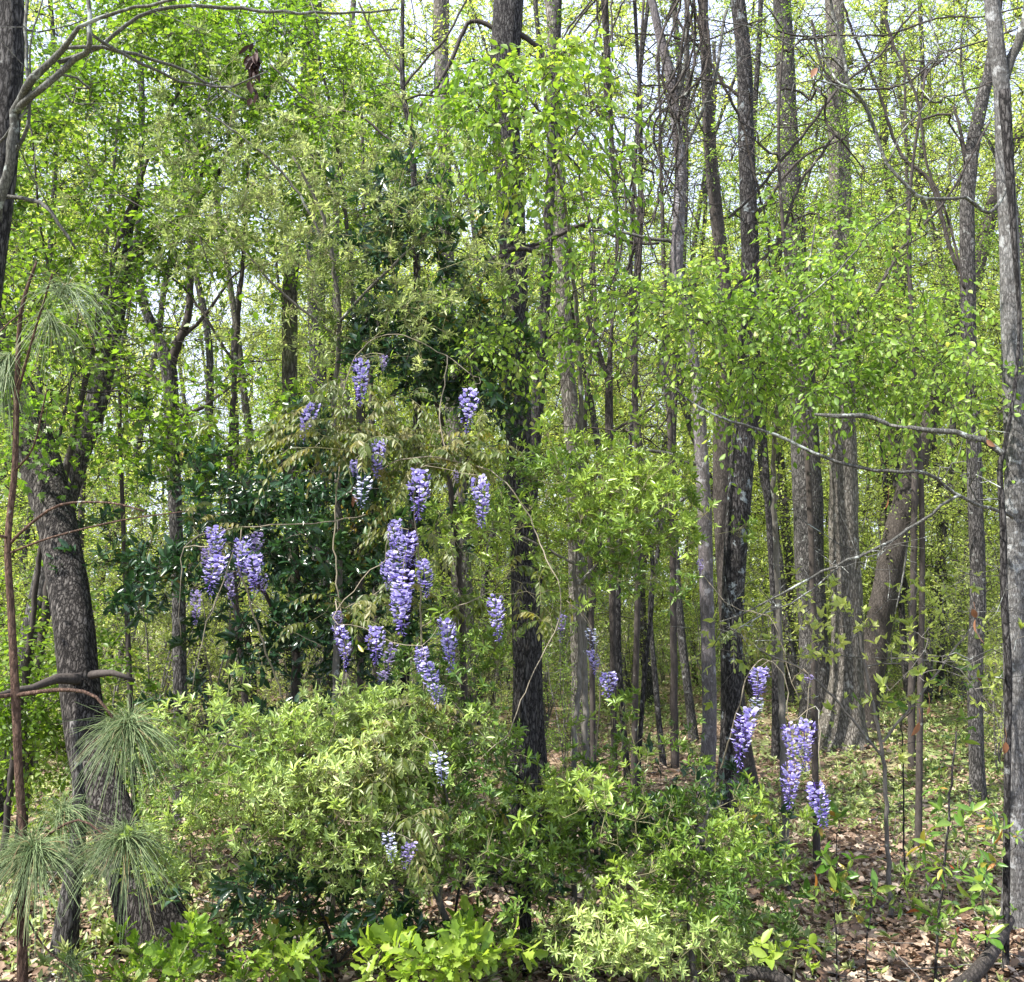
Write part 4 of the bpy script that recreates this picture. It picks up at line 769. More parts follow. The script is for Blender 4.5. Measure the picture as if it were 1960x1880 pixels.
# hanging bare vines tangled round the crooked purplish tree, each strand a part
def hanging_vine(label, strands, mat, d):
    root = None
    for st_ in strands:
        pts_, rad_ = trunk_world(st_, d); pts_, rad_ = smooth_path(pts_, rad_, .05)
        q_ = np.linspace(0, len(pts_) * .05, len(pts_))[:, None]; pts_ = pts_ + .02 * np.sin(q_ * np.array([6.0, 4.0, 9.0]) + rng.random(3) * 6) + rng.normal(size=pts_.shape) * .003
        if root is None: root = empty('bare_vine', pts_[0], label, 'vine')
        g_ = Geo(); tube(g_, pts_, rad_, 6, .12, seed=rng.random() * 6, rnd=rng.random())
        sel = rng.integers(2, len(pts_) - 1, 26); dv = unit(rvec(26) + np.array([0, 0, -.5])); ln_ = .12 + .35 * rng.random(26)
        pp = np.stack([pts_[sel] + dv * (ln_ * t)[:, None] + np.array([0, 0, -.12]) * (ln_ * t * t)[:, None] + rng.normal(size=dv.shape) * .012 for t in (0.0, .33, .66, 1.)], 1)
        tubes(g_, pp, np.full((26, 4), 0.002) * np.array([1.2, 1, .8, .5]), 3)
        g_.build('strand_sprays', M[mat], root, smooth=True, origin=root.location)
hanging_vine('dark bare vine stems hanging in a loose bundle beside the crooked purplish tree',
    [[(1330 + rng.normal() * 30, -60, 5), (1310 + rng.normal() * 40, 120, 5), (1285 + rng.normal() * 30, 260, 4), (1255 + rng.normal() * 35, 400 + rng.normal() * 60, 3)] for _ in range(9)], 'twig_dark', 6.8)
hanging_vine('dark bare vines swinging from above through the gap right of the central trunk',
    [[(1180 + rng.normal() * 60, -60, 4), (1160 + rng.normal() * 60, 160, 4), (1150 + rng.normal() * 60, 420, 4), (1140 + rng.normal() * 60, 700 + rng.normal() * 60, 2)] for _ in range(7)], 'twig_dark', 7.2)
hanging_vine('dark crossing vines and dead limbs slanting over the upper right of the wood',
    [[(1400, 420, 6), (1500, 300, 6), (1640, 140, 5), (1760, 20, 4)], [(1620, 620, 7), (1740, 470, 6), (1840, 330, 5), (1900, 230, 4)], [(1290, 20, 6), (1380, 160, 6), (1450, 330, 5), (1470, 520, 4)], [(1560, 40, 5), (1590, 150, 5), (1700, 175, 5), (1810, 100, 4)],
     [(1400, 560, 8), (1480, 480, 7), (1520, 370, 6), (1600, 260, 5)], [(1480, 60, 4), (1620, 70, 4), (1800, 40, 4), (1960, 20, 3)], [(1700, 40, 6), (1750, 200, 6), (1800, 380, 6), (1850, 560, 5)], [(1200, 60, 4), (1320, 80, 4), (1460, 40, 3)]], 'twig_dark', 7.2)

# ------------------------------------------------------------------ evergreen shrubs
HOL = dict(kind='whorl', mat=M['leaf_holly'], tw=6, Lt=.09, m=7, L=.062, W=.022, tpl='ovate', open=1.2, rise=.15, tone=.45, tonev=.4, twood='twig_dark', r0=.0016, spread=1.2)
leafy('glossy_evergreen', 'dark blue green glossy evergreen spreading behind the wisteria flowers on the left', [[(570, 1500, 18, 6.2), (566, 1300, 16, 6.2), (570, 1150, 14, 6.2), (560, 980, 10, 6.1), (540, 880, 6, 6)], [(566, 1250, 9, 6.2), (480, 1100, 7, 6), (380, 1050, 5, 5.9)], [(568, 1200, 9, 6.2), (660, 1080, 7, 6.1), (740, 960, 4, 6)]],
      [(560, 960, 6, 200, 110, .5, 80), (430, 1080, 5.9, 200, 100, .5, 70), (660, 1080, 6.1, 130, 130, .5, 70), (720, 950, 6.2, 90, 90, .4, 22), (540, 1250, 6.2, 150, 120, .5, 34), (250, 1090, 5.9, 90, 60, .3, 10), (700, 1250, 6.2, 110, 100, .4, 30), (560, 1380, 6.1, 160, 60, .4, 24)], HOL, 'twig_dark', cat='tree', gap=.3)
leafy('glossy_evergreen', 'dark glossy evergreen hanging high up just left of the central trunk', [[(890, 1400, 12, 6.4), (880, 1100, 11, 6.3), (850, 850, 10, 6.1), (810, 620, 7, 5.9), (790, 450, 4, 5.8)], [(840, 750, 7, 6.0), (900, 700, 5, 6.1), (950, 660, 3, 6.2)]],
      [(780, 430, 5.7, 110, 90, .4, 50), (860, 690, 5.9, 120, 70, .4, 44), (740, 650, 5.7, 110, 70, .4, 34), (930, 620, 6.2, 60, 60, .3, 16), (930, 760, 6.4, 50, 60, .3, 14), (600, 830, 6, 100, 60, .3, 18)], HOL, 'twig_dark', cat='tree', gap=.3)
LIM = dict(kind='whorl', mat=M['leaf_lime'], tw=7, Lt=.07, m=8, L=.038, W=.0092, tpl='narrow', open=1.3, rise=.55, tone=.5, tonev=.4, twood='twig_green', r0=.0013, spread=.5)
MID = {**LIM, 'mat': M['leaf_mid'], 'L': .040, 'W': .0112, 'tonev': .5}
leafy('lime_laurel_shrub', 'large shrub of bright lime green narrow leaves spreading below the wisteria flowers', [[(880, 1880, 14, 4.9), (840, 1720, 12, 4.85), (760, 1600, 9, 4.8), (640, 1500, 6, 4.7)], [(840, 1720, 8, 4.85), (860, 1560, 7, 4.8), (830, 1420, 4, 4.8)], [(760, 1600, 6, 4.8), (560, 1600, 5, 4.65), (400, 1650, 3, 4.55)], [(640, 1500, 5, 4.7), (500, 1440, 4, 4.6), (380, 1420, 3, 4.6)]],
      [(620, 1420, 4.7, 170, 60, .35, 85), (440, 1440, 4.65, 130, 40, .3, 30), (760, 1370, 4.8, 110, 50, .3, 40), (580, 1530, 4.65, 210, 60, .35, 80), (430, 1580, 4.6, 130, 50, .3, 36), (760, 1550, 4.7, 130, 80, .35, 50), (330, 1670, 4.5, 70, 35, .2, 14), (640, 1630, 4.6, 160, 40, .3, 36), (780, 1680, 4.6, 120, 30, .3, 22), (520, 1490, 4.6, 130, 60, .3, 40)],
      LIM, 'twig_grey', cat='shrub')
leafy('mid_green_laurel_shrub', 'large mid green narrow leaved shrub around the thin stem at the bottom centre', [[(1010, 1880, 26, 5.0), (1005, 1750, 22, 5.0), (1000, 1600, 18, 5.0), (1000, 1450, 14, 5.05), (1010, 1250, 10, 5.1), (1040, 1080, 7, 5.1)], [(1002, 1640, 10, 5), (1140, 1560, 7, 5), (1260, 1560, 4, 5)], [(1003, 1700, 9, 5), (900, 1660, 6, 4.9), (860, 1800, 4, 4.8)], [(1005, 1500, 8, 5), (930, 1420, 5, 5), (900, 1330, 3, 5)]],
      [(1000, 1540, 4.9, 190, 70, .4, 66), (960, 1640, 4.8, 160, 60, .35, 44), (1180, 1590, 4.9, 200, 70, .4, 50), (980, 1810, 4.7, 190, 60, .3, 26), (870, 1450, 4.9, 90, 70, .3, 18), (900, 1250, 5, 90, 60, .3, 16), (920, 1390, 5, 90, 60, .3, 12), (1160, 1440, 5.2, 120, 60, .4, 14), (850, 1310, 4.9, 90, 50, .3, 12)],
      MID, 'bark_dark', cat='shrub')
leafy('right_laurel_shrub', 'fresh green narrow leaved shrub rising in front of the trunks right of the bottom centre', [[(1330, 1880, 12, 4.9), (1320, 1760, 10, 4.9), (1330, 1640, 7, 4.9), (1360, 1540, 4, 4.9)], [(1320, 1760, 6, 4.9), (1240, 1760, 4, 4.8)], [(1325, 1700, 6, 4.9), (1420, 1620, 3, 4.9)]],
      [(1300, 1650, 4.9, 170, 60, .35, 50), (1420, 1640, 4.9, 80, 50, .3, 14), (1260, 1770, 4.7, 160, 50, .3, 34), (1370, 1730, 4.8, 90, 50, .3, 14), (1320, 1550, 5.0, 120, 50, .3, 20)],
      {**MID, 'mat': M['leaf_mid'], 'tone': .62}, 'twig_grey', cat='shrub')
leafy('lime_front_shrub', 'small lime leaved shrub low at the front right of the bottom centre', [[(1240, 1900, 8, 4.5), (1230, 1840, 6, 4.5), (1200, 1790, 4, 4.5)]],
      [(1230, 1800, 4.4, 110, 45, .2, 34), (1160, 1840, 4.4, 60, 30, .2, 10), (1360, 1830, 4.5, 60, 40, .2, 10)], LIM, 'twig_grey', cat='shrub')
leafy('upper_laurel_bush', 'fresh green whorled leaf bush crossing the central trunk at mid height', [[(1100, 1450, 10, 5.4), (1110, 1250, 9, 5.4), (1100, 1080, 7, 5.3), (1120, 960, 4, 5.3)], [(1105, 1120, 6, 5.3), (1200, 1020, 4, 5.3), (1290, 960, 3, 5.3)], [(1100, 1080, 6, 5.3), (980, 1020, 4, 5.2), (900, 1010, 3, 5.2)]],
      [(1140, 960, 5.3, 150, 80, .4, 60), (1230, 1010, 5.3, 110, 70, .35, 44), (1060, 900, 5.3, 100, 50, .3, 20), (930, 1010, 5.1, 110, 40, .25, 24), (1130, 1080, 5.2, 110, 70, .3, 34), (1260, 930, 5.3, 80, 40, .25, 16)],
      {**MID, 'mat': M['leaf_mid'], 'tone': .75, 'L': .043}, 'twig_grey', cat='shrub')
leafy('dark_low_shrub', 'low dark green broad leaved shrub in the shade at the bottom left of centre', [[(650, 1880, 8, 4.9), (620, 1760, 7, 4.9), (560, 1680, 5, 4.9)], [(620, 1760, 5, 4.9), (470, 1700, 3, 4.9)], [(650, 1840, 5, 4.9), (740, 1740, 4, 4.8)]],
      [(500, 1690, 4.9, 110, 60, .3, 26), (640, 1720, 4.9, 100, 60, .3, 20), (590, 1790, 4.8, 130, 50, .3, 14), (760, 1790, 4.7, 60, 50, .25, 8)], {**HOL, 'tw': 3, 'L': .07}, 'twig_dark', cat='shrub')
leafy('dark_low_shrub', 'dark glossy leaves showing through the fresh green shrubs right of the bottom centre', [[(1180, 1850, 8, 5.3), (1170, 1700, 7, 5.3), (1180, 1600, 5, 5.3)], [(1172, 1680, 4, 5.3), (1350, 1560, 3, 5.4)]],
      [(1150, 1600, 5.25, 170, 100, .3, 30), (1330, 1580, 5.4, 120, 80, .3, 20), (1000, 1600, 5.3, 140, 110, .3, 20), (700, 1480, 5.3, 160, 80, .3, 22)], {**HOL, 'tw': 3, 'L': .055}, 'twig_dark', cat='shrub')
leafy('oak_seedling', 'bright green oak seedling filling the bottom left edge', [[(330, 1900, 7, 4.5), (330, 1860, 6, 4.5), (320, 1820, 4, 4.5)]],
      [(330, 1830, 4.4, 110, 40, .25, 15), (460, 1860, 4.4, 110, 30, .25, 9), (250, 1860, 4.4, 90, 30, .2, 10), (560, 1830, 4.5, 60, 40, .2, 8)],
      dict(kind='whorl', mat=M['leaf_bright'], tw=4, Lt=.05, m=6, L=.062, W=.024, tpl='oak', open=1.3, rise=.5, tone=.55, tonev=.3, twood='twig_green', r0=.0013), 'twig_green', cat='shrub', step=.06)
leafy('oak_seedling', 'bright green oak seedling with wide leaves at the bottom edge left of the central stem', [[(840, 1900, 6, 4.35), (840, 1860, 5, 4.35), (850, 1820, 3, 4.35)]],
      [(840, 1850, 4.3, 80, 35, .2, 18), (890, 1810, 4.35, 50, 30, .15, 8)], dict(kind='whorl', mat=M['leaf_bright'], tw=3, Lt=.05, m=5, L=.08, W=.036, tpl='oak', open=1.35, rise=.4, tone=.8, tonev=.2, twood='twig_green', r0=.0013), 'twig_green', cat='shrub', step=.06)
leafy('twiggy_olive_shrub', 'loose shrub of thin bare twigs and sparse olive leaves before the flared trunk', [[(1700, 1650, 9, 6.0), (1690, 1450, 8, 6), (1660, 1300, 6, 6), (1640, 1200, 4, 6)], [(1690, 1450, 5, 6), (1560, 1300, 4, 6), (1440, 1240, 3, 6)], [(1690, 1420, 5, 6), (1800, 1280, 4, 6), (1860, 1200, 3, 6)]],
      [(1600, 1230, 6, 180, 90, .5, 34), (1780, 1280, 6, 130, 120, .5, 26), (1470, 1230, 6, 90, 90, .4, 14), (1640, 1140, 6, 200, 60, .5, 12)],
      dict(kind='whorl', mat=M['leaf_under'], tw=2, Lt=.08, m=5, L=.05, W=.02, tpl='ovate', open=1.2, rise=.3, tone=.6, tonev=.3, twood='twig_grey', r0=.0015), 'twig_grey', cat='shrub')

# saplings with big hanging leaves at the lower right
SEED = dict(kind='whorl', mat=M['leaf_seedling'], tw=1, Lt=.06, m=4, L=.075, W=.026, tpl='ovate', open=2.0, rise=.3, twood='twig_dark', r0=.0014, spread=.3)
for (lab, stem, bl) in [
    ('dark stemmed sapling with big hanging green leaves left of the mottled edge trunk', [(1790, 1880, 11, 4.9), (1795, 1790, 10, 4.9), (1808, 1640, 9, 4.9), (1820, 1500, 8, 4.9), (1830, 1400, 6, 4.9)], [(1810, 1570, 4.9, 50, 40, .15, 6), (1790, 1680, 4.9, 50, 50, .15, 7), (1850, 1570, 4.9, 40, 40, .1, 3), (1800, 1760, 4.9, 40, 40, .1, 4)]),
    ('low seedling with purple and green hanging leaves in the middle of the leaf litter', [(1600, 1800, 5, 5.0), (1595, 1720, 4, 5.0), (1605, 1670, 3, 5.0)], [(1610, 1680, 5, 50, 30, .1, 5), (1580, 1730, 5, 40, 30, .1, 4)]),
    ('seedling with pale new leaves close to the foot of the mottled edge trunk', [(1890, 1860, 8, 4.8), (1885, 1760, 7, 4.8), (1875, 1680, 5, 4.8)], [(1870, 1690, 4.8, 50, 40, .15, 7), (1900, 1640, 4.8, 40, 40, .1, 4), (1870, 1790, 4.8, 50, 40, .15, 6)]),
    ('small seedling with dark green leaves between the leaf litter and the twigs', [(1660, 1820, 5, 4.9), (1665, 1740, 4, 4.9), (1670, 1700, 3, 4.9)], [(1680, 1720, 4.9, 40, 25, .1, 6)]),
    ('thin seedling with small upright leaves on the open leaf litter', [(1600, 1640, 3, 5.6), (1602, 1590, 3, 5.6)], [(1600, 1575, 5.6, 30, 20, .1, 3)]),
    ('green sapling with broad leaves behind the hanging branch at the right', [(1730, 1600, 6, 6.5), (1728, 1450, 5, 6.5), (1725, 1380, 4, 6.5)], [(1700, 1340, 6.4, 40, 25, .15, 4), (1830, 1420, 6.4, 40, 40, .15, 4), (1840, 1300, 6.4, 70, 40, .15, 6)])]:
    leafy('seedling', lab, [[(a_, b_, c_ * .55, e_) for a_, b_, c_, e_ in stem]], bl, SEED, 'bark_dark', cat='seedling', step=.06)
leafy('compound_leaf_seedling', 'bright green seedling with rounded leaflets at the bottom edge beside the fallen branch', [[(1520, 1900, 4, 4.5), (1520, 1860, 4, 4.5), (1525, 1840, 3, 4.5)]],
      [(1520, 1835, 4.45, 45, 18, .1, 6)], dict(kind='whorl', mat=M['leaf_bright'], tw=1, Lt=.05, m=6, L=.055, W=.026, tpl='ovate', open=1.5, rise=.5, tone=.85, tonev=.1, twood='twig_green', r0=.001), 'twig_green', cat='seedling', step=.06)

# ------------------------------------------------------------------ fallen branches
def simple_branch(name, label, spec, mat, cat, S=10, group=None, rough=.1):
    pts, rad = trunk_world(spec, 5); pts, rad = smooth_path(pts, rad, .03); pts[:, 2] = np.maximum(pts[:, 2], gh(pts[:, 0], pts[:, 1]) + rad * .6)
    g = Geo(); tube(g, pts, rad, S, rough, seed=2.0, rnd=.5); return tag(g.build(name, M[mat], smooth=True, origin=pts[0]), label, cat, group)
simple_branch('fallen_branch', 'dark curved dead branch arching out of the leaf litter at the bottom edge', [(1375, 1895, 24, 4.55), (1410, 1872, 24, 4.5), (1450, 1862, 24, 4.5), (1490, 1872, 23, 4.5), (1530, 1900, 20, 4.5)], 'bark_brown', 'branch')
simple_branch('fallen_branch', 'thick dark dead branch slanting up to the mottled trunk at the bottom right corner', [(1820, 1900, 26, 4.5), (1860, 1870, 26, 4.6), (1900, 1820, 24, 4.8), (1930, 1760, 22, 5.1)], 'bark_brown', 'branch')
simple_branch('fallen_branch', 'short dark log lying in the leaves below the mid green shrub', [(1130, 1752, 14, 5.5), (1170, 1744, 15, 5.5), (1215, 1742, 13, 5.5)], 'bark_brown', 'branch')
simple_branch('broken_branch', 'dark broken branch hooked like a bent elbow against the central trunk', [(960, 420, 8, 7.6), (962, 460, 12, 7.6), (966, 490, 12, 7.6), (945, 497, 14, 7.6), (926, 512, 6, 7.6)], 'bark_brown', 'branch')
simple_branch('broken_branch', 'thin dark arched branch lying across the central trunk below the elbow shaped one', [(930, 508, 9, 7.7), (960, 484, 11, 7.7), (1000, 476, 10, 7.7), (1030, 484, 9, 7.7), (1052, 490, 5, 7.7)], 'bark_brown', 'branch')

# ------------------------------------------------------------------ pine sapling
def tuft(root, c, ax, n, L, cone=1.25):
    c = np.asarray(c); ax = unit(np.asarray(ax, float)); g = Geo(); n = int(n * 1.7); L = L * 1.12
    ref = unit(np.cross(ax, [0.1, 1, 0.2])); b = np.cross(ax, ref)
    th = rng.random(n) * 2 * PI; el = cone * (0.15 + rng.random(n) ** .7 * 1.15); Ls = L * (.5 + .6 * rng.random(n)); dvb = rng.normal(size=(n, 3)) * .12
    dv = unit(ax * np.cos(el)[:, None] + (np.cos(th)[:, None] * ref + np.sin(th)[:, None] * b) * np.sin(el)[:, None])
    p0 = c - ax * (rng.random(n) * .07)[:, None]
    tt = np.linspace(0, 1, 5); dr = .35 + .75 * rng.random(n)
    pts = np.stack([p0 + dv * (Ls * t)[:, None] + np.array([0, 0, -1.0]) * (Ls * dr * t * t)[:, None] + dvb * (Ls * t * t)[:, None] for t in tt], 1)
    tubes(g, pts, np.full((n, 5), .00105) * np.array([1, 1, 1, .9, .5]), 3)
    return g.build('needle_tuft', M['needle'], root, origin=root.location)
pts, rad = trunk_world([(48, 1900, 20, 4.3), (42, 1750, 17, 4.3), (45, 1620, 15, 4.3), (36, 1480, 15, 4.3), (30, 1340, 16, 4.3), (22, 1180, 14, 4.3), (15, 1040, 13, 4.3), (28, 900, 12, 4.3), (32, 760, 11, 4.3), (40, 600, 8, 4.3), (70, 500, 5, 4.3)], 4.3)
pts[0, 2] = gh(pts[0, 0], pts[0, 1]) - .05
p, r = smooth_path(pts, rad, .04); pine = empty('pine_sapling', p[0], 'reddish thin stemmed young pine with long needle tufts at the left edge', 'tree')
g = Geo(); tube(g, p, r, 12, .05, rnd=.5); g.build('trunk', M['bark_pine'], pine, smooth=True, origin=p[0])
gb = Geo()
for lb in [[(26, 1332, 9), (90, 1322, 8), (150, 1318, 7), (205, 1330, 6), (250, 1378, 4)], [(28, 1330, 8), (0, 1332, 8), (-40, 1320, 6)], [(40, 1620, 5), (90, 1600, 5), (170, 1560, 4), (238, 1592, 4)], [(42, 1640, 5), (60, 1605, 4)],
           [(20, 1040, 7), (60, 1010, 6), (130, 970, 5), (230, 968, 4), (300, 985, 3)], [(18, 1030, 6), (0, 1025, 6), (-30, 1010, 4)], [(32, 760, 6), (80, 650, 5), (130, 545, 4)], [(30, 900, 5), (80, 860, 4), (120, 760, 3)], [(40, 600, 4), (20, 640, 3), (0, 700, 3)],
           [(40, 1700, 6), (70, 1760, 5), (80, 1840, 3)], [(40, 1720, 5), (10, 1780, 4), (-10, 1840, 3)], [(44, 1740, 4), (100, 1800, 4), (180, 1840, 2)], [(15, 1060, 5), (110, 1030, 4), (250, 1000, 3), (380, 985, 2)]]:
    lp, lr = trunk_world(lb, 4.3); lp[:, 1] -= np.linspace(0, .15, len(lp)); lp, lr = smooth_path(lp, lr, .05); tube(gb, lp, lr, 6, rnd=rng.random())
gb.build('branch_sprays', M['bark_pine'], pine, smooth=True, origin=p[0])
for (px, py, d_, ax, n_, L_) in [(248, 1385, 4.15, (.25, -.3, .35), 330, .20), (242, 1600, 4.15, (.2, -.3, .6), 330, .20), (62, 1622, 4.15, (0, -.4, .5), 380, .21), (-20, 1660, 4.2, (-.4, -.2, .3), 200, .2), (130, 1545, 4.3, (.3, .1, .3), 130, .18), (130, 545, 4.2, (.3, 0, .5), 90, .2), (100, 620, 4.3, (.1, 0, -.2), 50, .19), (0, 700, 4.3, (-.2, 0, -.3), 130, .2), (140, 1840, 4.3, (.4, -.2, .2), 70, .14)]:
    tuft(pine, P(px, py, d_), ax, n_, L_)

# ------------------------------------------------------------------ wisteria
def raceme(L=.22, Wd=.075, n=85, seed=0, taper=.75, open_=1.0, gappy=0.0, matname='petal'):
    """one hanging flower cluster: rachis with spiralling pea flowers; origin at its top"""
    r_ = np.random.default_rng(seed); g = Geo(); TVb = []
    K = 8; t = np.linspace(0, 1, K); bx, by = r_.normal() * .05, r_.normal() * .05
    path = np.stack([bx * L * np.sin(2 * t), by * L * np.sin(2 * t), -L * t], -1)
    tube(g, path, np.linspace(.0018, .0008, K), 5, rnd=.05)
    # one flower: round banner standing up and outwards, dark keel and wings below, drawn in a frame x side, y outwards, z up
    banner = np.array([[0, .1, .0], [-.34, .22, .10], [-.44, .34, .38], [-.24, .40, .66], [0, .38, .72], [.24, .40, .66], [.44, .34, .38], [.34, .22, .10], [0, .30, .36]])
    bf = np.array([[8, i_, i_ + 1] for i_ in range(0, 7)] + [[8, 7, 0]])
    keel = np.array([[0, .05, 0], [-.13, .45, -.02], [-.10, .8, .08], [0, .95, .16], [.10, .8, .08], [.13, .45, -.02], [0, .45, -.20], [0, .8, -.10]])
    kf = np.array([[0, 1, 6], [0, 6, 5], [1, 2, 7], [1, 7, 6], [5, 6, 7], [5, 7, 4], [2, 3, 7], [4, 7, 3], [0, 5, 1], [1, 5, 4], [1, 4, 2], [2, 4, 3]])
    bud = np.array([[0, 0, 0], [-.13, .4, .0], [0, .4, .13], [.13, .4, 0], [0, .4, -.13], [0, .95, 0]])
    uf = np.array([[0, 2, 1], [0, 3, 2], [0, 4, 3], [0, 1, 4], [5, 1, 2], [5, 2, 3], [5, 3, 4], [5, 4, 1]])
    for i_ in range(n):
        tt = (i_ + r_.random()) / n
        if gappy and r_.random() < gappy: continue
        a = 2.4 * i_ + r_.normal() * .45; z = -L * (0.02 + .96 * tt) + r_.normal() * .004
        ped = Wd * .30 * (.55 + .45 * min(1, tt * 5)) * (1 - .85 * tt ** 1.7) * (.65 + .7 * r_.random())
        size = .0235 * (1 - taper * .62 * max(0, tt - .35) / .65) * (.85 + .3 * r_.random())
        out = np.array([math.cos(a), math.sin(a), 0]); c = np.array([bx * L * math.sin(2 * tt), by * L * math.sin(2 * tt), z]) + out * ped + np.array([0, 0, -.15 * ped])
        el = -.15 - .7 * tt + r_.normal() * .22
        yv = out * math.cos(el) + np.array([0, 0, 1]) * math.sin(el); xv = np.cross(yv, [0, 0, 1]); xv /= np.linalg.norm(xv); zv = np.cross(xv, yv)
        xv2 = xv * math.cos(.4 * r_.normal() * 1) ; Mx = np.stack([xv, yv, zv], 0)
        pv = np.stack([np.array([bx * L * math.sin(2 * tt), by * L * math.sin(2 * tt), z]), c]); tube(g, pv, np.array([.0007, .0006]), 3, rnd=.02, cap=False)
        if tt < .80 * open_:
            pale = .72 + .28 * r_.random() if tt < .62 else .5 + .4 * r_.random()
            rb = np.clip(pale + (banner[:, 1] * .0), 0, 1) * np.ones(9); rb[8] = max(.4, pale - .22); rb[0] = .45
            g.add(c + banner @ Mx * size * 1.0, [bf], rb)
            rk = np.full(8, .08 + .3 * r_.random()); g.add(c + (keel * np.array([1, .75, 1])) @ Mx * size, [kf], rk)
        else:
            g.add(c + bud @ Mx * size * 1.15, [uf], .25 + .45 * r_.random())
    me = bpy.data.meshes.new('flower_cluster'); fill_mesh(me, np.concatenate(g.V), [np.concatenate(f) for f in g.F.values()], np.concatenate(g.R)); me.materials.append(M[matname]); return me
RL = .24
RM = [raceme(RL, .078, 74, 1), raceme(RL, .085, 80, 2, taper=.5), raceme(RL, .07, 66, 3, open_=.85), raceme(RL, .08, 72, 4, taper=1, open_=.8), raceme(RL, .075, 70, 5, gappy=.15), raceme(RL, .085, 78, 6)]
RD = [raceme(RL, .07, 60, 11, gappy=.25, matname='petal_dull'), raceme(RL, .07, 64, 12, gappy=.2, matname='petal_dull')]
RP = [raceme(RL, .085, 44, 21, gappy=.1, matname='petal_pale')]
BRZ = dict(kind='pinnate', mat=M['leaf_bronze'], tw=2, Lt=.17, m=6, L=.042, W=.0165)
def vine(name, label, stems, clusters, leafblobs, dleaf=None, wood='vine_pale', sth=None):
    """clusters: (px, y_top, y_bottom, width, d, kind)"""
    gs = Geo(); roots = []
    for s in stems:
        p, r = trunk_world(s, 4.7); p, r = smooth_path(p, r * .5, .04); p[1:-1] += rng.normal(size=p[1:-1].shape) * .003; tube(gs, p, r, 7, .08, seed=rng.random() * 6, rnd=rng.random()); roots.append(p)
    root = empty(name, roots[0][0], label, 'vine'); o3 = np.array(root.location)
    allr = np.vstack(roots); tops = []
    for i_, (px, y0, y1, wd, d_, kd) in enumerate(clusters):
        d_ = d_ - .22; top = P(px, y0, d_); bot = P(px, y1, d_); L_ = top[2] - bot[2]
        pool = {'n': RM, 'd': RD, 'w': RP}[kd]; me = pool[i_ % len(pool)]
        o = bpy.data.objects.new('flower_cluster', me); COL.objects.link(o); o.parent = root; o.location = tuple(top - o3)
        sx = wd * 1.08 * d_ / F / .078; o.scale = (sx, sx, L_ / RL); o.rotation_euler = (rng.normal() * .06, rng.normal() * .09, rng.random() * 6.28); tops.append(top)
        if kd == 'w': o['label'] = 'nearly white flower cluster'
        if kd == 'd': o['label'] = 'dull faded purple flower cluster'
        if kd == 'n' and False: pass
        tag(o)
    tops = np.array(tops)
    if len(tops):
        nodes, par, ch = grow(allr, tops + np.array([0, 0, .004]), .05, .12); branches(gs, nodes, par, ch, .0013, .004, 2.2)
    gs.build('stem', M[wood], root, smooth=True, origin=root.location)
    if leafblobs:
        Tg = blob_points(leafblobs); nodes, par, ch = grow(allr, Tg, .08, .2)
        gb = Geo(); foliage(root, nodes, par, ch, 1, {**BRZ, **(sth or {})}, .0012, .004, gb=gb, name_leaf='leaves'); gb.build('stalk_sprays', M['twig_green'], root, origin=root.location)
    return root
vine('wisteria_vine', 'wisteria on the left with drooping, partly faded purple clusters against dark evergreen leaves',
     [[(545, 1345, 6, 4.9), (505, 1235, 7, 4.8), (478, 1150, 7, 4.75), (455, 1070, 6, 4.7), (462, 1010, 5, 4.7)], [(700, 985, 4, 4.8), (620, 1000, 4, 4.75), (540, 1005, 5, 4.7), (462, 1010, 5, 4.7), (400, 1020, 4, 4.65), (352, 1050, 4, 4.6), (348, 1110, 4, 4.6), (342, 1160, 3, 4.6), (346, 1220, 3, 4.6)],
      [(448, 1050, 4, 4.7), (415, 1150, 4, 4.65), (385, 1230, 4, 4.6), (368, 1320, 3, 4.6)], [(478, 1150, 4, 4.75), (540, 1200, 3, 4.75), (620, 1240, 3, 4.8)]],
     [(411, 1010, 1075, 36, 4.65, 'n'), (398, 1048, 1095, 26, 4.65, 'd'), (424, 1062, 1140, 42, 4.6, 'n'), (437, 1095, 1165, 22, 4.65, 'd'), (466, 1028, 1105, 36, 4.65, 'n'), (494, 1018, 1070, 30, 4.75, 'd'), (487, 1062, 1135, 36, 4.6, 'n'), (375, 1128, 1200, 26, 4.6, 'd'), (508, 1100, 1150, 18, 4.7, 'd')],
     [(440, 1010, 4.7, 120, 30, .15, 5)], sth=dict(L=.035, W=.013, tw=2))
vine('wisteria_vine', 'wisteria high above the others, its clusters half hidden among bronze foliage',
     [[(640, 1390, 7, 5.0), (660, 1250, 6, 5.0), (640, 1050, 6, 5.0), (650, 880, 6, 5.0), (655, 760, 5, 5.0), (690, 670, 5, 5.0), (760, 640, 4, 5.0), (850, 680, 4, 5.0), (905, 720, 3, 4.95)], [(655, 760, 4, 5), (610, 730, 3, 4.95), (590, 700, 3, 4.95)]],
     [(692, 688, 778, 34, 4.9, 'n'), (735, 680, 712, 18, 5.0, 'd'), (603, 772, 846, 32, 4.9, 'n'), (901, 742, 832, 36, 4.8, 'n')],
     [(640, 770, 4.9, 80, 40, .2, 10), (740, 800, 4.9, 120, 35, .2, 20), (560, 820, 4.9, 90, 20, .2, 8), (680, 850, 4.8, 80, 30, .2, 10)])
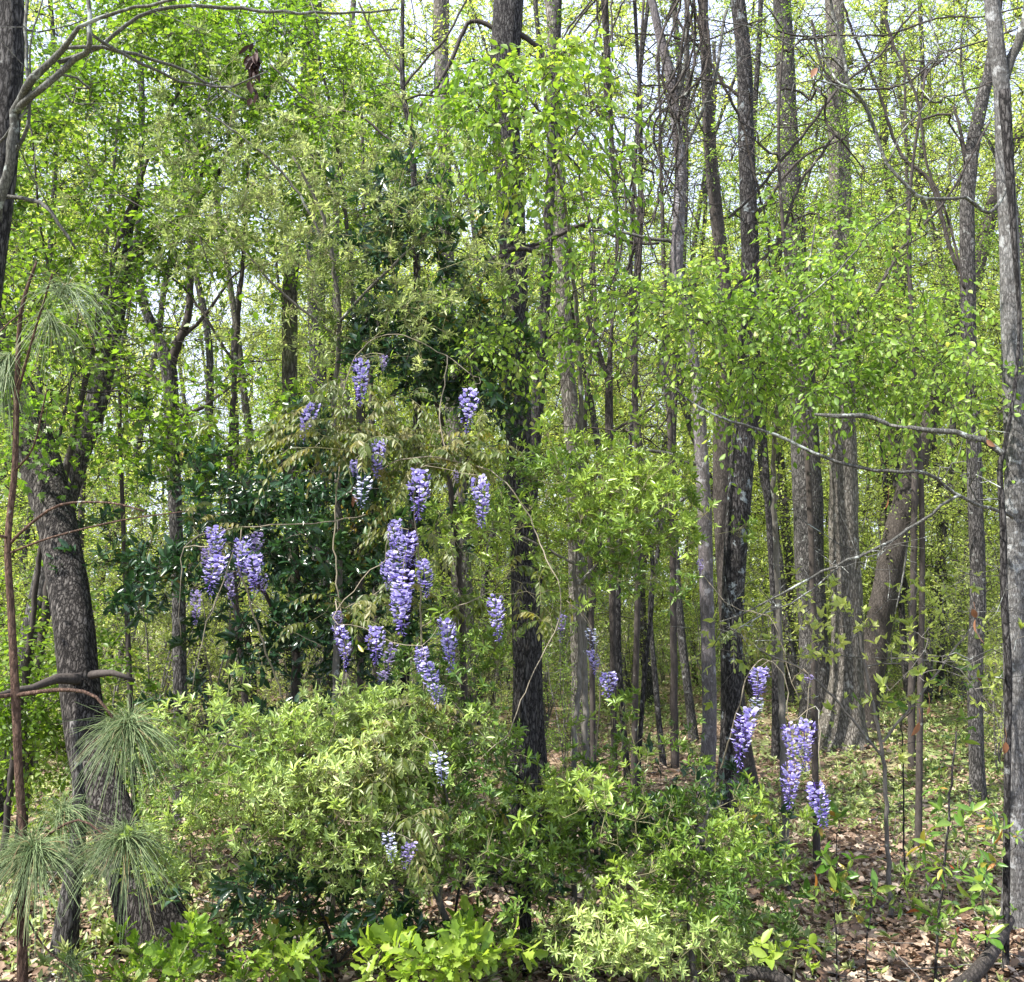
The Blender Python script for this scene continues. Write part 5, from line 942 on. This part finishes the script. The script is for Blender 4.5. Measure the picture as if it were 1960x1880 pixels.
vine('wisteria_vine', 'wisteria in the middle carrying the largest cascade of lilac clusters under arching bronze leaves',
     [[(790, 1480, 9, 5.0), (810, 1350, 8, 4.95), (806, 1200, 7, 4.9), (800, 1050, 6, 4.8), (790, 940, 5, 4.75), (800, 885, 5, 4.7)],
      [(655, 950, 3, 4.7), (700, 915, 4, 4.7), (750, 888, 5, 4.65), (805, 875, 6, 4.65), (860, 880, 6, 4.65), (920, 895, 6, 4.65), (970, 925, 5, 4.6), (1005, 975, 5, 4.6), (1030, 1025, 5, 4.6), (1045, 1070, 5, 4.55), (1068, 1110, 4, 4.5), (1074, 1160, 4, 4.5), (1062, 1210, 4, 4.5), (1032, 1262, 4, 4.5), (1006, 1325, 4, 4.5), (975, 1400, 4, 4.5), (920, 1455, 3, 4.5), (860, 1520, 3, 4.6)],
      [(860, 880, 5, 4.65), (840, 800, 5, 4.7), (852, 720, 4, 4.7), (856, 680, 4, 4.7)], [(800, 1050, 5, 4.8), (730, 1130, 4, 4.8), (660, 1165, 3, 4.8)], [(806, 1200, 5, 4.9), (860, 1170, 4, 4.8), (945, 1130, 3, 4.8)]],
     [(727, 842, 915, 32, 4.75, 'n'), (680, 880, 912, 22, 4.8, 'n'), (699, 910, 975, 34, 4.7, 'w'), (805, 897, 1000, 44, 4.6, 'n'), (871, 900, 925, 12, 4.8, 'd'), (918, 912, 1010, 36, 4.55, 'n'),
      (757, 995, 1065, 28, 4.65, 'n'), (782, 1016, 1090, 36, 4.6, 'n'), (752, 1055, 1135, 38, 4.6, 'n'), (738, 1075, 1130, 24, 4.7, 'n'), (806, 1068, 1145, 36, 4.6, 'n'), (772, 1090, 1165, 46, 4.5, 'n'), (768, 1130, 1218, 44, 4.45, 'n'),
      (645, 1170, 1205, 24, 4.75, 'd'), (647, 1198, 1280, 32, 4.65, 'n'), (720, 1198, 1275, 38, 4.6, 'n'), (752, 1232, 1290, 28, 4.7, 'd'), (735, 1285, 1312, 24, 4.75, 'd'), (853, 1185, 1288, 35, 4.6, 'n'), (808, 1238, 1290, 28, 4.65, 'n'), (815, 1268, 1350, 35, 4.55, 'n'), (845, 1312, 1350, 20, 4.7, 'd'), (947, 1138, 1230, 36, 4.6, 'n')],
     [(800, 865, 4.75, 170, 24, .2, 26), (700, 840, 4.8, 110, 24, .2, 12), (890, 885, 4.7, 90, 20, .15, 8), (745, 970, 4.8, 30, 60, .1, 7), (700, 1160, 4.8, 90, 40, .2, 12), (900, 1150, 4.8, 100, 50, .2, 8), (870, 1040, 4.8, 60, 40, .15, 3)])
vine('wisteria_vine', 'wisteria trailing low over the lime shrub with one nearly white cluster and bronze leaves',
     [[(840, 1760, 6, 4.75), (850, 1600, 6, 4.6), (830, 1500, 5, 4.55), (780, 1440, 4, 4.5), (700, 1430, 3, 4.5)], [(850, 1600, 4, 4.6), (800, 1540, 4, 4.5), (760, 1560, 3, 4.45)]],
     [(838, 1436, 1502, 36, 4.4, 'w'), (743, 1592, 1650, 28, 4.3, 'w'), (790, 1612, 1665, 32, 4.3, 'd')],
     [(790, 1380, 4.6, 70, 40, .15, 10), (720, 1450, 4.5, 80, 40, .15, 12), (760, 1500, 4.45, 70, 35, .15, 10), (790, 1580, 4.35, 30, 30, .1, 5)])
vine('wisteria_vine', 'wisteria with three small clusters hanging right of the central trunk',
     [[(1140, 1440, 6, 5.4), (1150, 1300, 5, 5.3), (1130, 1200, 4, 5.2), (1085, 1150, 4, 5.2)], [(1150, 1300, 3, 5.3), (1166, 1270, 3, 5.2)]],
     [(1080, 1168, 1230, 22, 5.2, 'd'), (1130, 1202, 1245, 24, 5.15, 'w'), (1130, 1245, 1292, 24, 5.15, 'n'), (1166, 1285, 1345, 34, 5.1, 'n')],
     [(1090, 1160, 5.2, 40, 20, .1, 3)], sth=dict(tw=1))
vine('wisteria_vine', 'wisteria whose long lilac clusters hang in front of the brown leaf litter',
     [[(1380, 1470, 6, 5.3), (1400, 1400, 5, 5.1), (1430, 1300, 5, 5.0), (1460, 1262, 4, 5.0), (1500, 1290, 4, 5.0), (1512, 1380, 4, 5.0), (1560, 1350, 3, 5.0), (1568, 1400, 3, 5.0), (1570, 1480, 3, 4.95)], [(1345, 1100, 4, 5.2), (1400, 1160, 4, 5.1), (1470, 1180, 5, 5.0), (1495, 1230, 4, 5.0), (1510, 1290, 4, 5.0), (1530, 1340, 3, 5.0)]],
     [(1455, 1278, 1340, 38, 4.9, 'n'), (1448, 1335, 1372, 26, 4.9, 'w'), (1437, 1355, 1472, 44, 4.85, 'n'), (1425, 1372, 1420, 22, 4.9, 'n'), (1510, 1383, 1472, 34, 4.9, 'n'), (1543, 1378, 1476, 36, 4.9, 'n'), (1516, 1462, 1550, 36, 4.85, 'n'), (1558, 1498, 1585, 38, 4.8, 'n'), (1548, 1292, 1308, 22, 5.0, 'd'), (1340, 1070, 1100, 16, 5.2, 'd')],
     [(1420, 1230, 5.0, 40, 30, .1, 2)], sth=dict(tw=1, L=.03, W=.013))

# ------------------------------------------------------------------ single dead and coloured leaves hanging in view
def dry_leaf(name, label, px, py, d_, L_, W_, mat, cat, n=1, tpl='ovate', dn=1.0):
    g = Geo(); c = P(px, py, d_)
    for k in range(n):
        ax = unit(np.array([rng.normal() * .35, rng.normal() * .3, -dn]))[None]; leaves(g, (c + rng.normal(size=3) * .012 * (n > 1) * np.array([1, 1, 2.4]))[None], ax, unit(rvec(1) + np.array([0, -.8, 0])), L_ * (.7 + .5 * rng.random()), W_, tpl)
    tube(g, np.array([c + np.array([0, 0, .06]), c + np.array([.005, 0, .03]), c]), np.array([.0012, .0012, .0012]), 4, rnd=.2)
    return tag(g.build(name, M[mat], origin=c), label, cat, )
dry_leaf('dead_leaf_bunch', 'bunch of dark shrivelled leaves hanging from a bare arching limb at the top left', 487, 112, 4.4, .06, .02, 'leaf_dead', 'dead leaves', 34)
dry_leaf('dead_leaf_bunch', 'small bunch of dark dead leaves hanging just below the bigger one', 484, 172, 4.4, .06, .025, 'leaf_dead', 'dead leaves', 8)
for k, (lab, px, py, d_, L_, mat) in enumerate([('curled rust brown dead leaf on the pale lichened branch near the right edge', 1888, 842, 4.9, .06, 'leaf_rust'), ('curled tan dead leaf caught on twigs before the right leaning oak', 1700, 955, 5.1, .055, 'leaf_rust'), ('folded tan dead leaf hanging high on the bare limb at the top right', 1564, 130, 5.1, .075, 'leaf_rust'),
        ('crumpled rust dead leaves on a twig left of the mottled trunk', 1865, 1177, 4.9, .06, 'leaf_rust'), ('long pinkish dead leaf hanging over the twiggy shrub', 1760, 1381, 4.9, .07, 'leaf_rust'), ('dark rust leaf at the end of a twig above the leaf litter', 1778, 1352, 4.9, .05, 'leaf_rust'),
        ('pinkish dry leaf snagged in front of the mottled trunk', 1925, 1420, 4.7, .06, 'leaf_rust'), ('yellow leaf spotted with brown left of the highest purple cluster', 668, 850, 4.8, .05, 'leaf_yellow'), ('small orange leaf among dark leaves left of the white tipped cluster', 672, 948, 4.7, .035, 'leaf_rust'),
        ('yellow leaf hanging under the highest vine beside a bare twig', 626, 748, 4.85, .04, 'leaf_yellow'), ('upright orange leaf standing on the lime shrub at the left', 520, 1466, 4.5, .05, 'leaf_rust'), ('orange leaf at the left tip of the lime shrub', 400, 1580, 4.45, .045, 'leaf_rust'), ('long bright yellow leaf beside the dull purple cluster right of the centre', 1092, 1172, 5.0, .05, 'leaf_yellow'), ('round yellow leaf in front of the central trunk high up', 972, 400, 5.2, .05, 'leaf_yellow')]):
    dry_leaf('dead_leaf' if mat == 'leaf_rust' else 'yellow_leaf', lab, px, py, d_, L_, L_ * .5, mat, 'leaf', 3 if 'leaves' in lab else 1)
